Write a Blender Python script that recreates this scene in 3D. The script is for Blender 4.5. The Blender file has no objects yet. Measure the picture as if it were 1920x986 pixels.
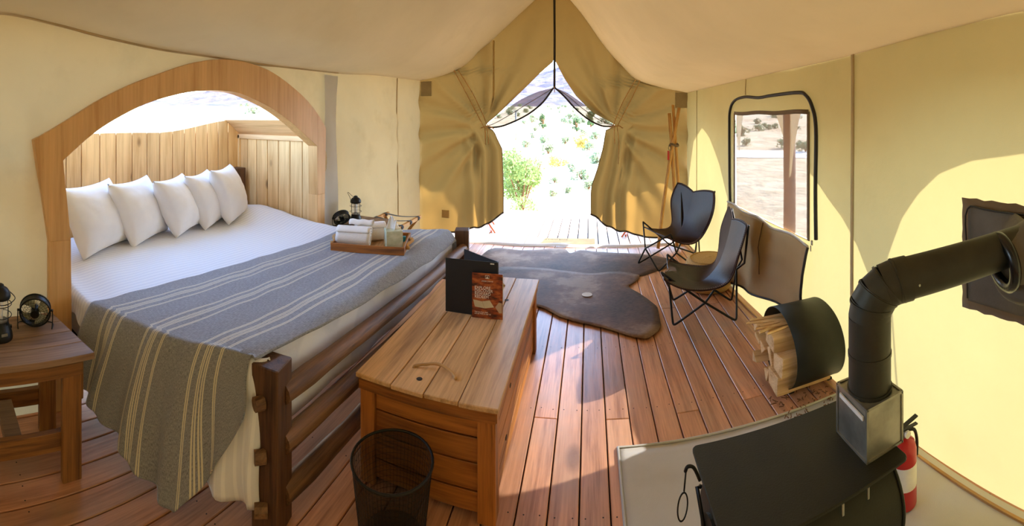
import bpy, bmesh, math, random
from mathutils import Vector, Matrix, noise
random.seed(7)
PI = math.pi
sc = bpy.context.scene
C = sc.collection

# ------------------------------------------------------------------ camera (phone panorama: a cylinder)
cd = bpy.data.cameras.new('camera'); cam = bpy.data.objects.new('camera', cd); C.objects.link(cam); sc.camera = cam
cam.location = (0, 0, 1.55); cam.rotation_euler = (PI/2, 0, 0)
cd.type = 'PANO'; cd.panorama_type = 'CENTRAL_CYLINDRICAL'
cd.central_cylindrical_range_u_min = -1105/800; cd.central_cylindrical_range_u_max = 815/800
cd.central_cylindrical_range_v_min = -766/800; cd.central_cylindrical_range_v_max = 220/800
cd.central_cylindrical_radius = 1.0
cd.clip_start = 0.02; cd.clip_end = 3000

# ------------------------------------------------------------------ sky, sun, exposure
SUN = Vector((0.927*0.836, 0.376*0.836, 0.5486)).normalized()
w = bpy.data.worlds.new('world'); sc.world = w; w.use_nodes = True
nt = w.node_tree; bg = nt.nodes['Background']
sky = nt.nodes.new('ShaderNodeTexSky'); sky.sky_type = 'NISHITA'; sky.sun_disc = False
sky.sun_elevation = math.asin(SUN.z); sky.sun_rotation = math.atan2(SUN.x, SUN.y); sky.altitude = 1200
nt.links.new(sky.outputs[0], bg.inputs[0]); bg.inputs[1].default_value = 1.35
sl = bpy.data.lights.new('sun', 'SUN'); so = bpy.data.objects.new('sun', sl); C.objects.link(so)
sl.energy = 16; sl.angle = 0.009; sl.color = (1.0, 0.97, 0.92)
so.rotation_euler = SUN.to_track_quat('Z', 'Y').to_euler(); so.location = (6, 3, 6)
sc.view_settings.view_transform = 'Standard'; sc.view_settings.look = 'None'
sc.view_settings.exposure = 1.0; sc.view_settings.gamma = 1; sc.view_settings.use_curve_mapping = False
sc.cycles.use_denoising = True
sc.cycles.max_bounces = 14; sc.cycles.diffuse_bounces = 8; sc.cycles.glossy_bounces = 3
sc.cycles.transmission_bounces = 8; sc.cycles.transparent_max_bounces = 16
sc.cycles.sample_clamp_indirect = 12

# ------------------------------------------------------------------ materials
def lin(h):
    if not isinstance(h, str): return h
    v = [int(h[i:i+2], 16)/255 for i in (0, 2, 4)]
    return tuple((c/12.92 if c <= .04045 else ((c+.055)/1.055)**2.4) for c in v)
def c4(h): return (*lin(h), 1)
class NT:
    def __init__(s, name):
        s.m = bpy.data.materials.new(name); s.m.use_nodes = True; s.t = s.m.node_tree; s.b = s.t.nodes['Principled BSDF']; s.o = s.t.nodes['Material Output']
    def n(s, typ, ins=None, **kw):
        x = s.t.nodes.new('ShaderNode'+typ)
        for k, v in kw.items(): setattr(x, k, v)
        for k, v in (ins or {}).items(): s.set(x, k, v)
        return x
    def set(s, x, k, v):
        if isinstance(v, bpy.types.NodeSocket): s.t.links.new(v, x.inputs[k])
        else: x.inputs[k].default_value = v
    def coord(s, scale=(1, 1, 1), rnd=True, kind='Object'):
        tc = s.n('TexCoord'); v = tc.outputs[kind]
        if rnd:
            oi = s.n('ObjectInfo'); mu = s.n('Math', {0: oi.outputs['Random'], 1: 37.0}, operation='MULTIPLY')
            v = s.n('VectorMath', {0: v, 1: mu.outputs[0]}, operation='ADD').outputs[0]
        return s.n('Mapping', {'Vector': v, 'Scale': scale}).outputs[0]
    def noise(s, vec, scale=5, detail=5, rough=.55):
        return s.n('TexNoise', {'Vector': vec, 'Scale': scale, 'Detail': detail, 'Roughness': rough}).outputs[0]
    def ramp(s, fac, stops):
        r = s.n('ValToRGB', {0: fac}); e = r.color_ramp.elements
        while len(e) < len(stops): e.new(.5)
        for el, (p, c) in zip(e, stops): el.position = p; el.color = c4(c)
        return r.outputs[0]
    def mix(s, f, a, b, mode='MIX'):
        x = s.n('MixRGB', {0: f, 1: a, 2: b}, blend_type=mode); return x.outputs[0]
    def math(s, op, a, b=0.0): return s.n('Math', {0: a, 1: b}, operation=op).outputs[0]
    def bump(s, h, strength=.3, dist=.01): s.set(s.b, 'Normal', s.n('Bump', {'Height': h, 'Strength': strength, 'Distance': dist}).outputs[0])
    def col(s, v): s.set(s.b, 'Base Color', v if isinstance(v, bpy.types.NodeSocket) else c4(v))

def plain(name, c, rough=.6, metal=0, vary=.12, bump=0, bscale=60):
    k = NT(name); v = k.coord(); n = k.noise(v, 9, 4)
    a = Vector(lin(c)); k.set(k.b, 'Base Color', k.ramp(n, [(.3, tuple(a*(1-vary))), (.7, tuple(min(1, q*(1+vary)) for q in a))]))
    k.b.inputs['Roughness'].default_value = rough; k.b.inputs['Metallic'].default_value = metal
    if bump: k.bump(k.noise(v, bscale, 3), bump, .005)
    return k.m

def wood(name, c1, c2, axis='Y', rough=.55, vary=.25, knots=0, scale=1.0, bump=.25, worn=None, streak=0):
    k = NT(name); ai = 'XYZ'.index(axis)
    s = [11*scale]*3; s[ai] = .8*scale
    v = k.coord(tuple(s)); n = k.noise(v, 2.2, 8, .62)
    s2 = [70*scale]*3; s2[ai] = 2.5*scale
    n2 = k.noise(k.coord(tuple(s2)), 1.6, 3)
    col = k.ramp(n, [(.34, c2), (.5, c1), (.66, tuple(Vector(lin(c1))*1.15))])
    col = k.mix(.35, col, k.ramp(n2, [(.36, c2), (.6, c1)]))
    if streak:
        s4 = [16*scale]*3; s4[ai] = 1.1*scale
        col = k.mix(k.ramp(k.noise(k.coord(tuple(s4)), 1.0, 6, .6), [(.52, (0, 0, 0)), (.64, (streak,)*3)]), col, c4('3a1c0a'))
    if knots:
        s3 = [5.5*knots]*3; s3[ai] = 2.6*knots
        vo = k.n('TexVoronoi', {'Vector': k.coord(tuple(s3)), 'Scale': 1.0, 'Randomness': 1.0})
        f = k.ramp(vo.outputs['Distance'], [(.06, (1, 1, 1)), (.12, (0, 0, 0))])
        col = k.mix(f, col, c4('4a2a14'))
        f2 = k.ramp(vo.outputs['Distance'], [(.1, (.45, .45, .45)), (.3, (0, 0, 0))])
        col = k.mix(f2, col, c4(c2))
    if worn:
        col = k.mix(k.ramp(k.noise(k.coord((1, 1, 1)), 3.0, 5), [(.45, (0, 0, 0)), (.7, (.6, .6, .6))]), col, c4(worn))
    oi = k.n('ObjectInfo'); val = k.n('MapRange', {0: oi.outputs['Random'], 3: 1-vary, 4: 1+vary*.6}).outputs[0]
    hs = k.n('HueSaturation', {'Value': val, 'Color': col}); k.col(hs.outputs[0])
    k.b.inputs['Roughness'].default_value = rough
    k.bump(k.math('ADD', n, k.math('MULTIPLY', n2, .5)), bump, .004)
    return k.m

def canvas(name, c, trans, tmix=.45, stain=None, thru=None, bump=.45):
    """woven cotton canvas that lets light through"""
    k = NT(name); v = k.coord((1, 1, 1), False)
    n = k.noise(v, 1.3, 5); a = Vector(lin(c))
    col = k.ramp(n, [(.3, tuple(a*.88)), (.7, tuple(a*1.06))])
    if stain: col = k.mix(k.ramp(k.noise(v, 3.1, 6), [(.55, (0, 0, 0)), (.8, (.5, .5, .5))]), col, c4(stain))
    k.col(col); k.b.inputs['Roughness'].default_value = .9; k.b.inputs['Specular IOR Level'].default_value = .15
    tr = k.n('BsdfTranslucent', {'Color': c4(trans)})
    k.bump(k.math('ADD', k.noise(v, 3.0, 4), k.math('MULTIPLY', k.noise(k.coord((1, 1, 1), False), 260, 2), .06)), bump, .02)
    mx = k.n('MixShader', {0: tmix, 1: k.b.outputs[0], 2: tr.outputs[0]})
    k.t.links.new(mx.outputs[0], k.o.inputs[0]); return k.m

def fabric(name, c, rough=.95, weave=300, sheen=.2, vary=.08, bump=.2):
    k = NT(name); v = k.coord((1, 1, 1), False); a = Vector(lin(c))
    n = k.noise(v, 6, 4); k.col(k.ramp(n, [(.3, tuple(a*(1-vary))), (.7, tuple(min(1, q*(1+vary)) for q in a))]))
    k.b.inputs['Roughness'].default_value = rough; k.b.inputs['Sheen Weight'].default_value = sheen
    k.bump(k.math('ADD', k.math('MULTIPLY', k.noise(v, weave, 2), .25), k.noise(v, 9, 4)), bump, .008); return k.m

def net(name, c, opacity):
    k = NT(name); k.col(c); k.b.inputs['Roughness'].default_value = .9
    tp = k.n('BsdfTransparent', {'Color': (1, 1, 1, 1)})
    mx = k.n('MixShader', {0: opacity, 1: tp.outputs[0], 2: k.b.outputs[0]})
    k.t.links.new(mx.outputs[0], k.o.inputs[0]); return k.m

M = {}
M['floor'] = wood('stained_deck_board', 'd49a74', '9a6648', 'Y', .36, .22, .45, worn='b09078')
M['subfloor'] = plain('dark_joist', '2a1a10', .9)
M['deck'] = wood('weathered_deck_board', 'b89c88', '957a68', 'Y', .5, .12, .4)
M['plywood'] = wood('varnished_birch_plywood', 'd8ac72', 'c08e50', 'Z', .4, .05, 0, .6, .1)
M['pine'] = wood('knotty_pine', 'eeca90', 'd2a468', 'Z', .55, .13, .8, .8, .15)
M['pine_h'] = wood('knotty_pine_rail', 'e4c090', 'c89c68', 'X', .55, .1, .8, .8, .15)
M['oldbeam'] = wood('dark_oiled_beam', '5f3f24', '2c1a0e', 'Z', .6, .1, .25, 1.3, .6, streak=.6)
M['log'] = wood('peeled_log', '876241', '46301c', 'Y', .6, .12, .3, 1.0, .6, streak=.6)
M['table'] = wood('rough_reclaimed_wood_top', '8f735a', '5f4632', 'Y', .6, .15, .3, 1.0, .3, streak=.3)
M['tableleg'] = wood('rough_reclaimed_wood_leg', '8f5f2c', '5c3818', 'Z', .6, .12, .35, 1.2, .3, streak=.4)
M['tablerail'] = wood('rough_reclaimed_wood_rail', '8f5f2c', '5c3818', 'Y', .6, .12, .35, 1.2, .3)
M['chesttop'] = wood('honey_pine_lid', 'd8ac78', 'a47a4a', 'Y', .5, .1, .3, 1.0, .3, streak=.3)
M['chestx'] = wood('honey_pine_side_x', 'b5702c', '7c4415', 'X', .5, .2, .4, 1.0, .4, streak=.6)
M['chesty'] = wood('honey_pine_side_y', 'b5752f', '7c4415', 'Y', .5, .1, .4, 1.0, .3, streak=.6)
M['chestz'] = wood('honey_pine_corner', 'b5702c', '7c4415', 'Z', .5, .08, .3, 1.2, .3, streak=.6)
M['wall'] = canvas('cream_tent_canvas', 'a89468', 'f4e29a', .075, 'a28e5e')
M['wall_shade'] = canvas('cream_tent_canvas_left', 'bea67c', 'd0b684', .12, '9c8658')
M['roof'] = canvas('roof_liner_canvas', 'ccba98', 'd4bc92', .22, 'bca680', bump=.25)
M['gable'] = canvas('olive_tan_canvas', '5c4a2c', '906e38', .27, '483820')
M['fly'] = canvas('outer_fly_canvas', 'dcd4bc', 'd8ccb0', .14)
M['whiteflap'] = canvas('pale_grey_canvas', 'd6d3cc', 'c8c0b0', .3)
M['patch'] = plain('grey_canvas_patch', '9a8a68', .9)
M['seamtape'] = fabric('tan_seam_tape', 'b39c6c', .9)
M['patchtan'] = plain('tan_canvas_patch', 'b89c64', .9)
M['jack'] = fabric('grey_stove_jack_cloth', '5a5246', .7, 120, 0, .2, .5)
M['binding'] = fabric('brown_binding_tape', '6f5a3e', .9)
M['zip'] = plain('black_zipper', '1d1712', .6)
M['net'] = net('window_mesh', 'a08474', .84)
M['dnet'] = net('door_mosquito_net', '86704e', .8)
M['sheet'] = None
M['white'] = fabric('white_cotton', 'e9e7e6', .9, 300, .1, .03, .25)
M['terry'] = fabric('white_terry_cloth', 'ece8e2', 1, 160, .4, .04, .8)
M['blackmetal'] = plain('black_painted_steel', '16140f', .45, .3, .2)
M['stove'] = plain('matt_olive_black_stove_steel', '28281a', .55, .4, .18, .15, 200)
M['pipe'] = plain('dark_stove_pipe', '3c3a2e', .5, .5, .2, .1, 30)
M['galv'] = plain('galvanised_sheet', 'a09e92', .38, .7, .35, .15, 12)
M['leather'] = plain('dark_brown_leather', '2a130b', .42, 0, .25, .15, 60)
M['leather'].node_tree.nodes['Principled BSDF'].inputs['Specular IOR Level'].default_value = .22
M['thread'] = plain('tan_lacing', '7a5636', .7)
M['rattan'] = None
M['stick'] = wood('peeled_stick', 'c9964f', '9a6a2f', 'Z', .5, .1, .5, 1.5, .2)
M['rope'] = fabric('jute_rope', 'b98f58', .95, 200, .1, .2, .6)
M['black'] = plain('black_leatherette', '101010', .5, 0, .1, .2, 200)
M['paper'] = plain('cream_paper', 'd9d0bb', .8)
M['glass'] = None
M['splitwood'] = wood('split_firewood', 'e0c08c', 'b98c54', 'X', .8, .12, 0, 1.2, .5)
M['bark'] = wood('bark', '7d5230', '4c2f1a', 'X', .9, .1, 0, 2, .8)
M['red'] = plain('red_enamel', 'b81e1e', .3, 0, .05)
M['label'] = plain('white_label', 'e8e4d8', .5)
M['redwood'] = wood('reddish_chair_wood', 'b0532c', '8a3c1c', 'Z', .5, .1)
M['doormat'] = fabric('coir_doormat', 'b08848', 1, 120, .1, .15, .9)
M['ink'] = plain('black_ink', '2c261e', .8)
M['strap'] = fabric('black_webbing', '141212', .8)
M['mat'] = canvas('pale_hearth_canvas', 'c4c0ba', 'c4c0ba', .02, 'aaa498')
M['tissue'] = plain('tissue_paper', 'f4f2ee', .9)
M['teal'] = plain('teal_packet', '2b8a9a', .5)
M['sand'] = None
def special():
    k = NT('striped_sateen_sheet'); v = k.coord((1, 1, 1), False)
    sx = k.n('SeparateXYZ', {0: v}); st = k.math('SINE', k.math('MULTIPLY', sx.outputs[0], 210)); 
    k.col(k.ramp(st, [(.35, 'dadde6'), (.6, 'e8eaf0')])); k.b.inputs['Roughness'].default_value = .62; k.b.inputs['Sheen Weight'].default_value = .1
    k.bump(k.noise(v, 7, 5), .22, .02); M['sheet'] = k.m
    k = NT('coiled_rattan'); v = k.coord((1, 1, 1), False); sx = k.n('SeparateXYZ', {0: v})
    z = k.math('SINE', k.math('MULTIPLY', sx.outputs[2], 330)); k.col(k.mix(k.noise(k.coord((1, 1, 1)), 90, 3), c4('8f6c34'), c4('c9a25c')))
    k.bump(z, .5, .004); k.b.inputs['Roughness'].default_value = .8; M['rattan'] = k.m
    k = NT('clear_glass'); k.b.inputs['Base Color'].default_value = (1, 1, 1, 1); k.b.inputs['Roughness'].default_value = .05
    tp = k.n('BsdfTransparent'); mx = k.n('MixShader', {0: .14, 1: tp.outputs[0], 2: k.b.outputs[0]}); k.t.links.new(mx.outputs[0], k.o.inputs[0]); M['glass'] = k.m
    k = NT('black_wire_mesh_wall'); v = k.coord((1, 1, 1), False, 'UV'); sx = k.n('SeparateXYZ', {0: v})
    k.col('14160f'); k.b.inputs['Roughness'].default_value = .44
    tp = k.n('BsdfTransparent')
    mx = k.n('MixShader', {0: .62, 1: tp.outputs[0], 2: k.b.outputs[0]}); k.t.links.new(mx.outputs[0], k.o.inputs[0]); M['wiremesh'] = k.m
    k = NT('desert_soil'); v = k.coord((1, 1, 1), False); n = k.noise(v, .25, 8, .6); n2 = k.noise(v, 1.7, 6)
    k.col(k.mix(k.ramp(n2, [(.45, (0, 0, 0)), (.75, (.7, .7, .7))]), k.ramp(n, [(.35, 'b59a76'), (.65, 'd6c2a0')]), c4('9a8a66')))
    k.b.inputs['Roughness'].default_value = 1; k.bump(n2, .6, .3); M['sand'] = k.m
    k = NT('shaded_hazy_mountain'); v = k.coord((1, 1, 1), False); n = k.noise(v, .02, 8, .65); n2 = k.noise(v, .12, 6)
    k.col(k.mix(k.ramp(n2, [(.45, (0, 0, 0)), (.65, (.8, .8, .8))]), k.ramp(n, [(.35, '40343f'), (.65, '5c4d58')]), c4('2e2e34')))  # dark purple tones put the slope's backlit shade and haze into the colour
    k.b.inputs['Roughness'].default_value = 1; k.bump(n2, .9, 3); M['rock'] = k.m
    # throw blanket: stripes run across, painted by the weave's own UV (u = along the bed in metres)
    k = NT('grey_striped_throw'); v = k.coord((1, 1, 1), False, 'UV'); sx = k.n('SeparateXYZ', {0: v}); u = sx.outputs[0]
    tot = None
    for g in STRIPES:
        for off, wd in ((-.05, .0022), (-.043, .0022), (-.016, .002), (-.009, .002), (0, .002), (.007, .002), (.04, .0022), (.047, .0022)):
            d = k.math('ABSOLUTE', k.math('SUBTRACT', u, g+off)); f = k.math('LESS_THAN', d, wd)
            tot = f if tot is None else k.math('MAXIMUM', tot, f)
    w1 = k.noise(k.n('Mapping', {'Vector': v, 'Scale': (900, 60, 1)}).outputs[0], 1, 2); w2 = k.noise(k.n('Mapping', {'Vector': v, 'Scale': (60, 900, 1)}).outputs[0], 1, 2)
    base = k.ramp(k.math('MULTIPLY', k.math('ADD', w1, w2), .5), [(.38, '5c5e66'), (.5, '86888f'), (.62, 'a6a8ae')])
    k.col(k.mix(tot, base, c4('d2ccb8'))); k.b.inputs['Roughness'].default_value = .95; k.b.inputs['Sheen Weight'].default_value = .25
    k.bump(k.math('ADD', w1, w2), .35, .003); M['throw'] = k.m
    k = NT('brindled_cowhide'); v = k.coord((1, 1, 1), True); n = k.noise(v, 1.6, 7, .65); n2 = k.noise(k.coord((30, 90, 30)), 1, 4)
    col = k.ramp(n, [(.38, '2c1c12'), (.46, '503626'), (.54, '6e4e38'), (.62, '9a8068')])
    k.col(k.mix(.35, col, k.ramp(n2, [(.3, '452f22'), (.7, '80684f')]))); k.b.inputs['Roughness'].default_value = .8
    k.bump(n2, .4, .004); M['hide'] = k.m
    k = NT('brochure_cover'); v = k.coord((1, 1, 1), False, 'UV'); n = k.noise(k.n('Mapping', {'Vector': v, 'Scale': (1, 2.5, 1), 'Rotation': (0, 0, .6)}).outputs[0], 3, 3)
    k.col(k.ramp(n, [(.35, '3a1c12'), (.5, '8a3c1a'), (.62, 'b5622c'), (.75, '6a4a34')])); k.b.inputs['Roughness'].default_value = .3; M['cover'] = k.m
    for nm, a, b in (('shrub_leaf', '6d7d5c', '8d9a78'), ('bush_leaf', '5e7a3c', '8fa05a'), ('dry_leaf', 'b09a3c', 'c9b468'), ('juniper_leaf', '3c5232', '58703f')):
        k = NT(nm); k.col(k.ramp(k.noise(k.coord(), 14, 2), [(.35, a), (.65, b)])); k.b.inputs['Roughness'].default_value = .8
        tr = k.n('BsdfTranslucent', {'Color': c4(b)}); mx = k.n('MixShader', {0: .3, 1: k.b.outputs[0], 2: tr.outputs[0]}); k.t.links.new(mx.outputs[0], k.o.inputs[0]); M[nm] = k.m
STRIPES = (-1.79, -1.55, -1.29)
special()

# ------------------------------------------------------------------ mesh helpers
class MB:
    def __init__(s): s.v = []; s.f = []; s.uv = None
    def add(s, vs, fs):
        o = len(s.v); s.v += [tuple(p) for p in vs]; s.f += [tuple(i+o for i in f) for f in fs]; return s
    def box(s, c, d, rot=None, bev=0):
        x, y, z = [q/2 for q in d]; R = rot if rot is not None else Matrix.Identity(3)
        if not bev:
            P = [Vector((a*x, b*y, e*z)) for a in (-1, 1) for b in (-1, 1) for e in (-1, 1)]
            return s.add([R @ p + Vector(c) for p in P], [(0, 1, 3, 2), (4, 6, 7, 5), (0, 4, 5, 1), (2, 3, 7, 6), (0, 2, 6, 4), (1, 5, 7, 3)])
        # chamfered: three nested shells
        bm = bmesh.new(); bmesh.ops.create_cube(bm, size=1)
        for v in bm.verts: v.co = Vector((v.co.x*d[0], v.co.y*d[1], v.co.z*d[2]))
        bmesh.ops.bevel(bm, geom=bm.edges[:], offset=bev, segments=1, affect='EDGES')
        bm.verts.ensure_lookup_table(); bm.verts.index_update()
        vs = [R @ v.co + Vector(c) for v in bm.verts]; fs = [[v.index for v in f.verts] for f in bm.faces]; bm.free()
        return s.add(vs, fs)
    def tube(s, pts, r, n=8, closed=False, caps=True, jit=0):
        pts = [Vector(p) for p in pts]; rr = r if isinstance(r, (list, tuple)) else [r]*len(pts)
        N = len(pts); rings = []; up = None
        for i, p in enumerate(pts):
            a = pts[(i-1) % N] if (closed or i > 0) else p; b = pts[(i+1) % N] if (closed or i < N-1) else p
            t = (b-a).normalized()
            if up is None: up = Vector((0, 0, 1)) if abs(t.z) < .9 else Vector((1, 0, 0))
            sd = t.cross(up)
            if sd.length < 1e-4: sd = t.orthogonal()
            sd.normalize(); up = sd.cross(t).normalized()
            rings.append([p + (sd*math.cos(q*2*PI/n)+up*math.sin(q*2*PI/n))*rr[i]*(1+(jit*noise.noise(Vector((q*2.1, i*.6, r if not isinstance(r, (list, tuple)) else 1)) ) if jit else 0)) for q in range(n)])
        vs = [v for R in rings for v in R]; fs = []
        for i in range(N if closed else N-1):
            j = (i+1) % N
            for q in range(n): fs.append((i*n+q, i*n+(q+1) % n, j*n+(q+1) % n, j*n+q))
        if caps and not closed: fs += [tuple(range(n))[::-1], tuple((N-1)*n+q for q in range(n))]
        return s.add(vs, fs)
    def lathe(s, prof, c=(0, 0, 0), n=24, capb=True, capt=True):
        vs = []; fs = []; c = Vector(c)
        for (r, z) in prof: vs += [c+Vector((r*math.cos(q*2*PI/n), r*math.sin(q*2*PI/n), z)) for q in range(n)]
        for i in range(len(prof)-1):
            for q in range(n): fs.append((i*n+q, i*n+(q+1) % n, (i+1)*n+(q+1) % n, (i+1)*n+q))
        if capb: fs.append(tuple(range(n))[::-1])
        if capt: fs.append(tuple((len(prof)-1)*n+q for q in range(n)))
        return s.add(vs, fs)
    def prism(s, poly, axis, a, b):
        """poly in the plane normal to axis, extruded from a to b"""
        def P(p, t):
            return {'X': (t, p[0], p[1]), 'Y': (p[0], t, p[1]), 'Z': (p[0], p[1], t)}[axis]
        n = len(poly); vs = [P(p, a) for p in poly]+[P(p, b) for p in poly]
        return s.add(vs, [tuple(range(n))[::-1], tuple(range(n, 2*n))]+[(i, (i+1) % n, (i+1) % n+n, i+n) for i in range(n)])
    def grid(s, f, nu, nv, skip=None, wrap=False):
        vs = [f(i/nu, j/nv) for j in range(nv+1) for i in range(nu+1)]; fs = []
        for j in range(nv):
            for i in range(nu):
                if skip and skip((i+.5)/nu, (j+.5)/nv): continue
                a = j*(nu+1)+i; fs.append((a, a+1, a+nu+2, a+nu+1))
        return s.add(vs, fs)
    def build(s, name, mat, parent=None, smooth=False, solid=0, uvf=None, bevel=0, offset=-1):
        me = bpy.data.meshes.new(name); me.from_pydata(s.v, [], s.f)
        bm = bmesh.new(); bm.from_mesh(me)
        if not smooth or len(s.f) < 4000: bmesh.ops.recalc_face_normals(bm, faces=bm.faces[:])
        bm.to_mesh(me); bm.free()
        if uvf:
            ul = me.uv_layers.new(name='UV')
            for l in me.loops: ul.data[l.index].uv = uvf(l.vertex_index)
        if smooth:
            me.polygons.foreach_set('use_smooth', [True]*len(me.polygons))
            if smooth == 'auto': me.set_sharp_from_angle(angle=.7)
        me.materials.append(mat); me.update()
        o = bpy.data.objects.new(name, me); C.objects.link(o)
        if parent is not None: o.parent = parent
        if solid: md = o.modifiers.new('s', 'SOLIDIFY'); md.thickness = solid; md.offset = offset
        if bevel: md = o.modifiers.new('b', 'BEVEL'); md.width = bevel; md.segments = 1; md.limit_method = 'ANGLE'
        return o

def tag(o, label=None, cat=None, group=None, kind=None):
    for k, v in (('label', label), ('category', cat), ('group', group), ('kind', kind)):
        if v: o[k] = v
    return o
def thing(name, label, cat, loc=(0, 0, 0), rz=0, group=None):
    o = bpy.data.objects.new(name, None); o.empty_display_size = .1; C.objects.link(o)
    o.location = loc; o.rotation_euler = (0, 0, rz); return tag(o, label, cat, group)
def struct(o): o['kind'] = 'structure'; return o
def copyobj(o, parent=None, loc=None):
    c = o.copy(); C.objects.link(c); c.parent = parent
    if loc is not None: c.location = loc
    return c
KIDS = {}
def copy_tree(src, loc, rz=0, label=None, group=None, scale=None):
    r = src.copy(); C.objects.link(r); r.location = loc; r.rotation_euler = (0, 0, rz)
    if scale: r.scale = scale if isinstance(scale, tuple) else (scale,)*3
    if label: r['label'] = label
    if group: r['group'] = group
    def kids(o, p):
        for ch in [x for x in SNAP if x.parent == o]:
            c = ch.copy(); C.objects.link(c); c.parent = p; kids(ch, c)
    SNAP = [x for x in bpy.data.objects if x.parent is not None]
    kids(src, r); return r
def interp(tab, x):
    if x <= tab[0][0]: return tab[0][1]
    for (a, p), (b, q) in zip(tab, tab[1:]):
        if x <= b: t = (x-a)/(b-a); return p+(q-p)*t
    return tab[-1][1]
def sinterp(tab, x):
    """smooth (Catmull-Rom) table lookup"""
    n = len(tab)
    if x <= tab[0][0]: return tab[0][1]
    if x >= tab[-1][0]: return tab[-1][1]
    for i in range(n-1):
        if x <= tab[i+1][0]:
            x0, p1 = tab[i]; x1, p2 = tab[i+1]; t = (x-x0)/(x1-x0)
            m1 = ((p2-tab[i-1][1])/(x1-tab[i-1][0]) if i > 0 else (p2-p1)/(x1-x0))*(x1-x0)
            m2 = ((tab[i+2][1]-p1)/(tab[i+2][0]-x0) if i < n-2 else (p2-p1)/(x1-x0))*(x1-x0)
            return (2*t**3-3*t*t+1)*p1+(t**3-2*t*t+t)*m1+(-2*t**3+3*t*t)*p2+(t**3-t*t)*m2
def catmull(pts, n=6, closed=False):
    P = [Vector(p) for p in pts]; N = len(P); out = []
    for i in range(N if closed else N-1):
        g = lambda k: P[k % N] if closed else P[max(0, min(N-1, k))]
        a, b, c, d = g(i-1), g(i), g(i+1), g(i+2)
        for q in range(n):
            t = q/n; out.append(.5*((2*b)+(c-a)*t+(2*a-5*b+4*c-d)*t*t+(3*b-a-3*c+d)*t**3))
    if not closed: out.append(P[-1])
    return out
def nz(x, y, z, s=1.0): return noise.noise(Vector((x*s, y*s, z*s)))
def rotz(a): return Matrix.Rotation(a, 3, 'Z')
def sstep(a, b, x): t = max(0, min(1, (x-a)/(b-a))); return t*t*(3-2*t)

# ------------------------------------------------------------------ tent shell
YB, YF = -1.7, 5.15               # back and front walls
XL, XR0 = -2.16, 1.2
def xw(y): return XR0+.055*(YF-y)
RIDX, RIDZ = -.43, 3.18
EAVE_L = [(-1.7, 2.05), (.4, 2.08), (.7, 2.04), (1.0, 1.99), (1.36, 1.95), (1.7, 1.94), (2.2, 1.93), (2.7, 1.935), (3.3, 1.95), (3.9, 1.99), (5.15, 2.03)]
EAVE_R = [(-1.7, 1.99), (.88, 1.97), (1.2, 1.944), (1.93, 1.897), (2.43, 1.885), (3.36, 1.872), (4.88, 1.855), (5.15, 1.852)]
GL = [(0, 0), (.3, .11), (.61, .49), (.87, .82), (1, 1)]
GR = [(0, 0), (.2, .05), (.4, .13), (.6, .385), (.81, .74), (1, 1)]
def roofz(side, y, s):
    ze = sinterp(EAVE_L if side < 0 else EAVE_R, y); g = sinterp(GL if side < 0 else GR, s)
    return ze+(RIDZ-ze)*g
def roofpt(side, y, s):
    xe = XL if side < 0 else xw(y)
    wr = .018*nz(y*.8, s*3, side*5.0)*sstep(0, .2, s)*(1-sstep(.85, 1, s))*sstep(5.15, 4.6, y)
    return (xe+(RIDX-xe)*s, y, roofz(side, y, s)+wr)
# floor boards on joists
fl = MB().box((-.5, 1.75, -.09), (4.6, 6.9, .08)).build('floor', M['subfloor']); struct(fl)
PITCH = .1235
def plank(w, l, t=.028): return MB().box((0, 0, -t/2), (w, l, t), bev=.003)
protoP = {}
def put_plank(parent, x, y0, y1, pitch, mat, z=0, t=.028, gap=.006):
    key = (round(y1-y0, 2), pitch, mat)
    if key in protoP: o = copyobj(protoP[key], parent)
    else: o = protoP[key] = plank(pitch-gap, y1-y0-.003, t).build('plank', M[mat], parent)
    o.location = (x, (y0+y1)/2, z); return o
k0 = int((XL+.04)/PITCH)-1
for i in range(-18, 13):
    xc = -.04+PITCH*(i+.5)
    if i % 3 == 0: cuts = [YB, .97, YF+.02]
    elif i % 3 == 1: cuts = [YB, 2.19, YF+.02]
    else: cuts = [YB, 3.41, YF+.02]
    for a, b in zip(cuts, cuts[1:]): put_plank(fl, xc, a, b, PITCH, 'floor', z=random.uniform(-.0012, .0))
nb = MB()
for i in range(-18, 13):
    for jy in [(-1.4+.61*k) for k in range(11)]:
        for dx in (-.034, .034):
            cx, cy = -.04+PITCH*(i+.5)+dx+random.uniform(-.004, .004), jy+random.uniform(-.006, .006)
            nb.add([(cx+.0035*math.cos(q*PI/3), cy+.0035*math.sin(q*PI/3), .0006) for q in range(6)], [tuple(range(6))])
tag(nb.build('nail_heads', M['ink'], fl), kind='stuff')

ARCH_OUT = [(.668, 0.0), (.668, .9), (.588, 1.433), (.759, 1.527), (.946, 1.638), (1.146, 1.733), (1.362, 1.814), (1.599, 1.892), (1.818, 1.93), (2.062, 1.93), (2.337, 1.875), (2.652, 1.735), (2.865, 1.590), (2.996, 1.458), (2.98, .9), (2.964, 0.0)]
ARCH_IN = [(.80, 0.0), (.79, .9), (.747, 1.322), (.914, 1.457), (1.061, 1.544), (1.251, 1.628), (1.477, 1.69), (1.66, 1.718), (1.84, 1.724), (2.011, 1.708), (2.279, 1.628), (2.52, 1.517), (2.721, 1.398), (2.865, 1.31), (2.872, .9), (2.872, 0.0)]
def in_arch(y, z, grow=.07):
    if not (.80-grow < y < 2.872+grow*.9): return False
    top = interp([(p[0]-.0, p[1]) for p in ARCH_IN[2:14]], y)
    return z < top+grow
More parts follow.
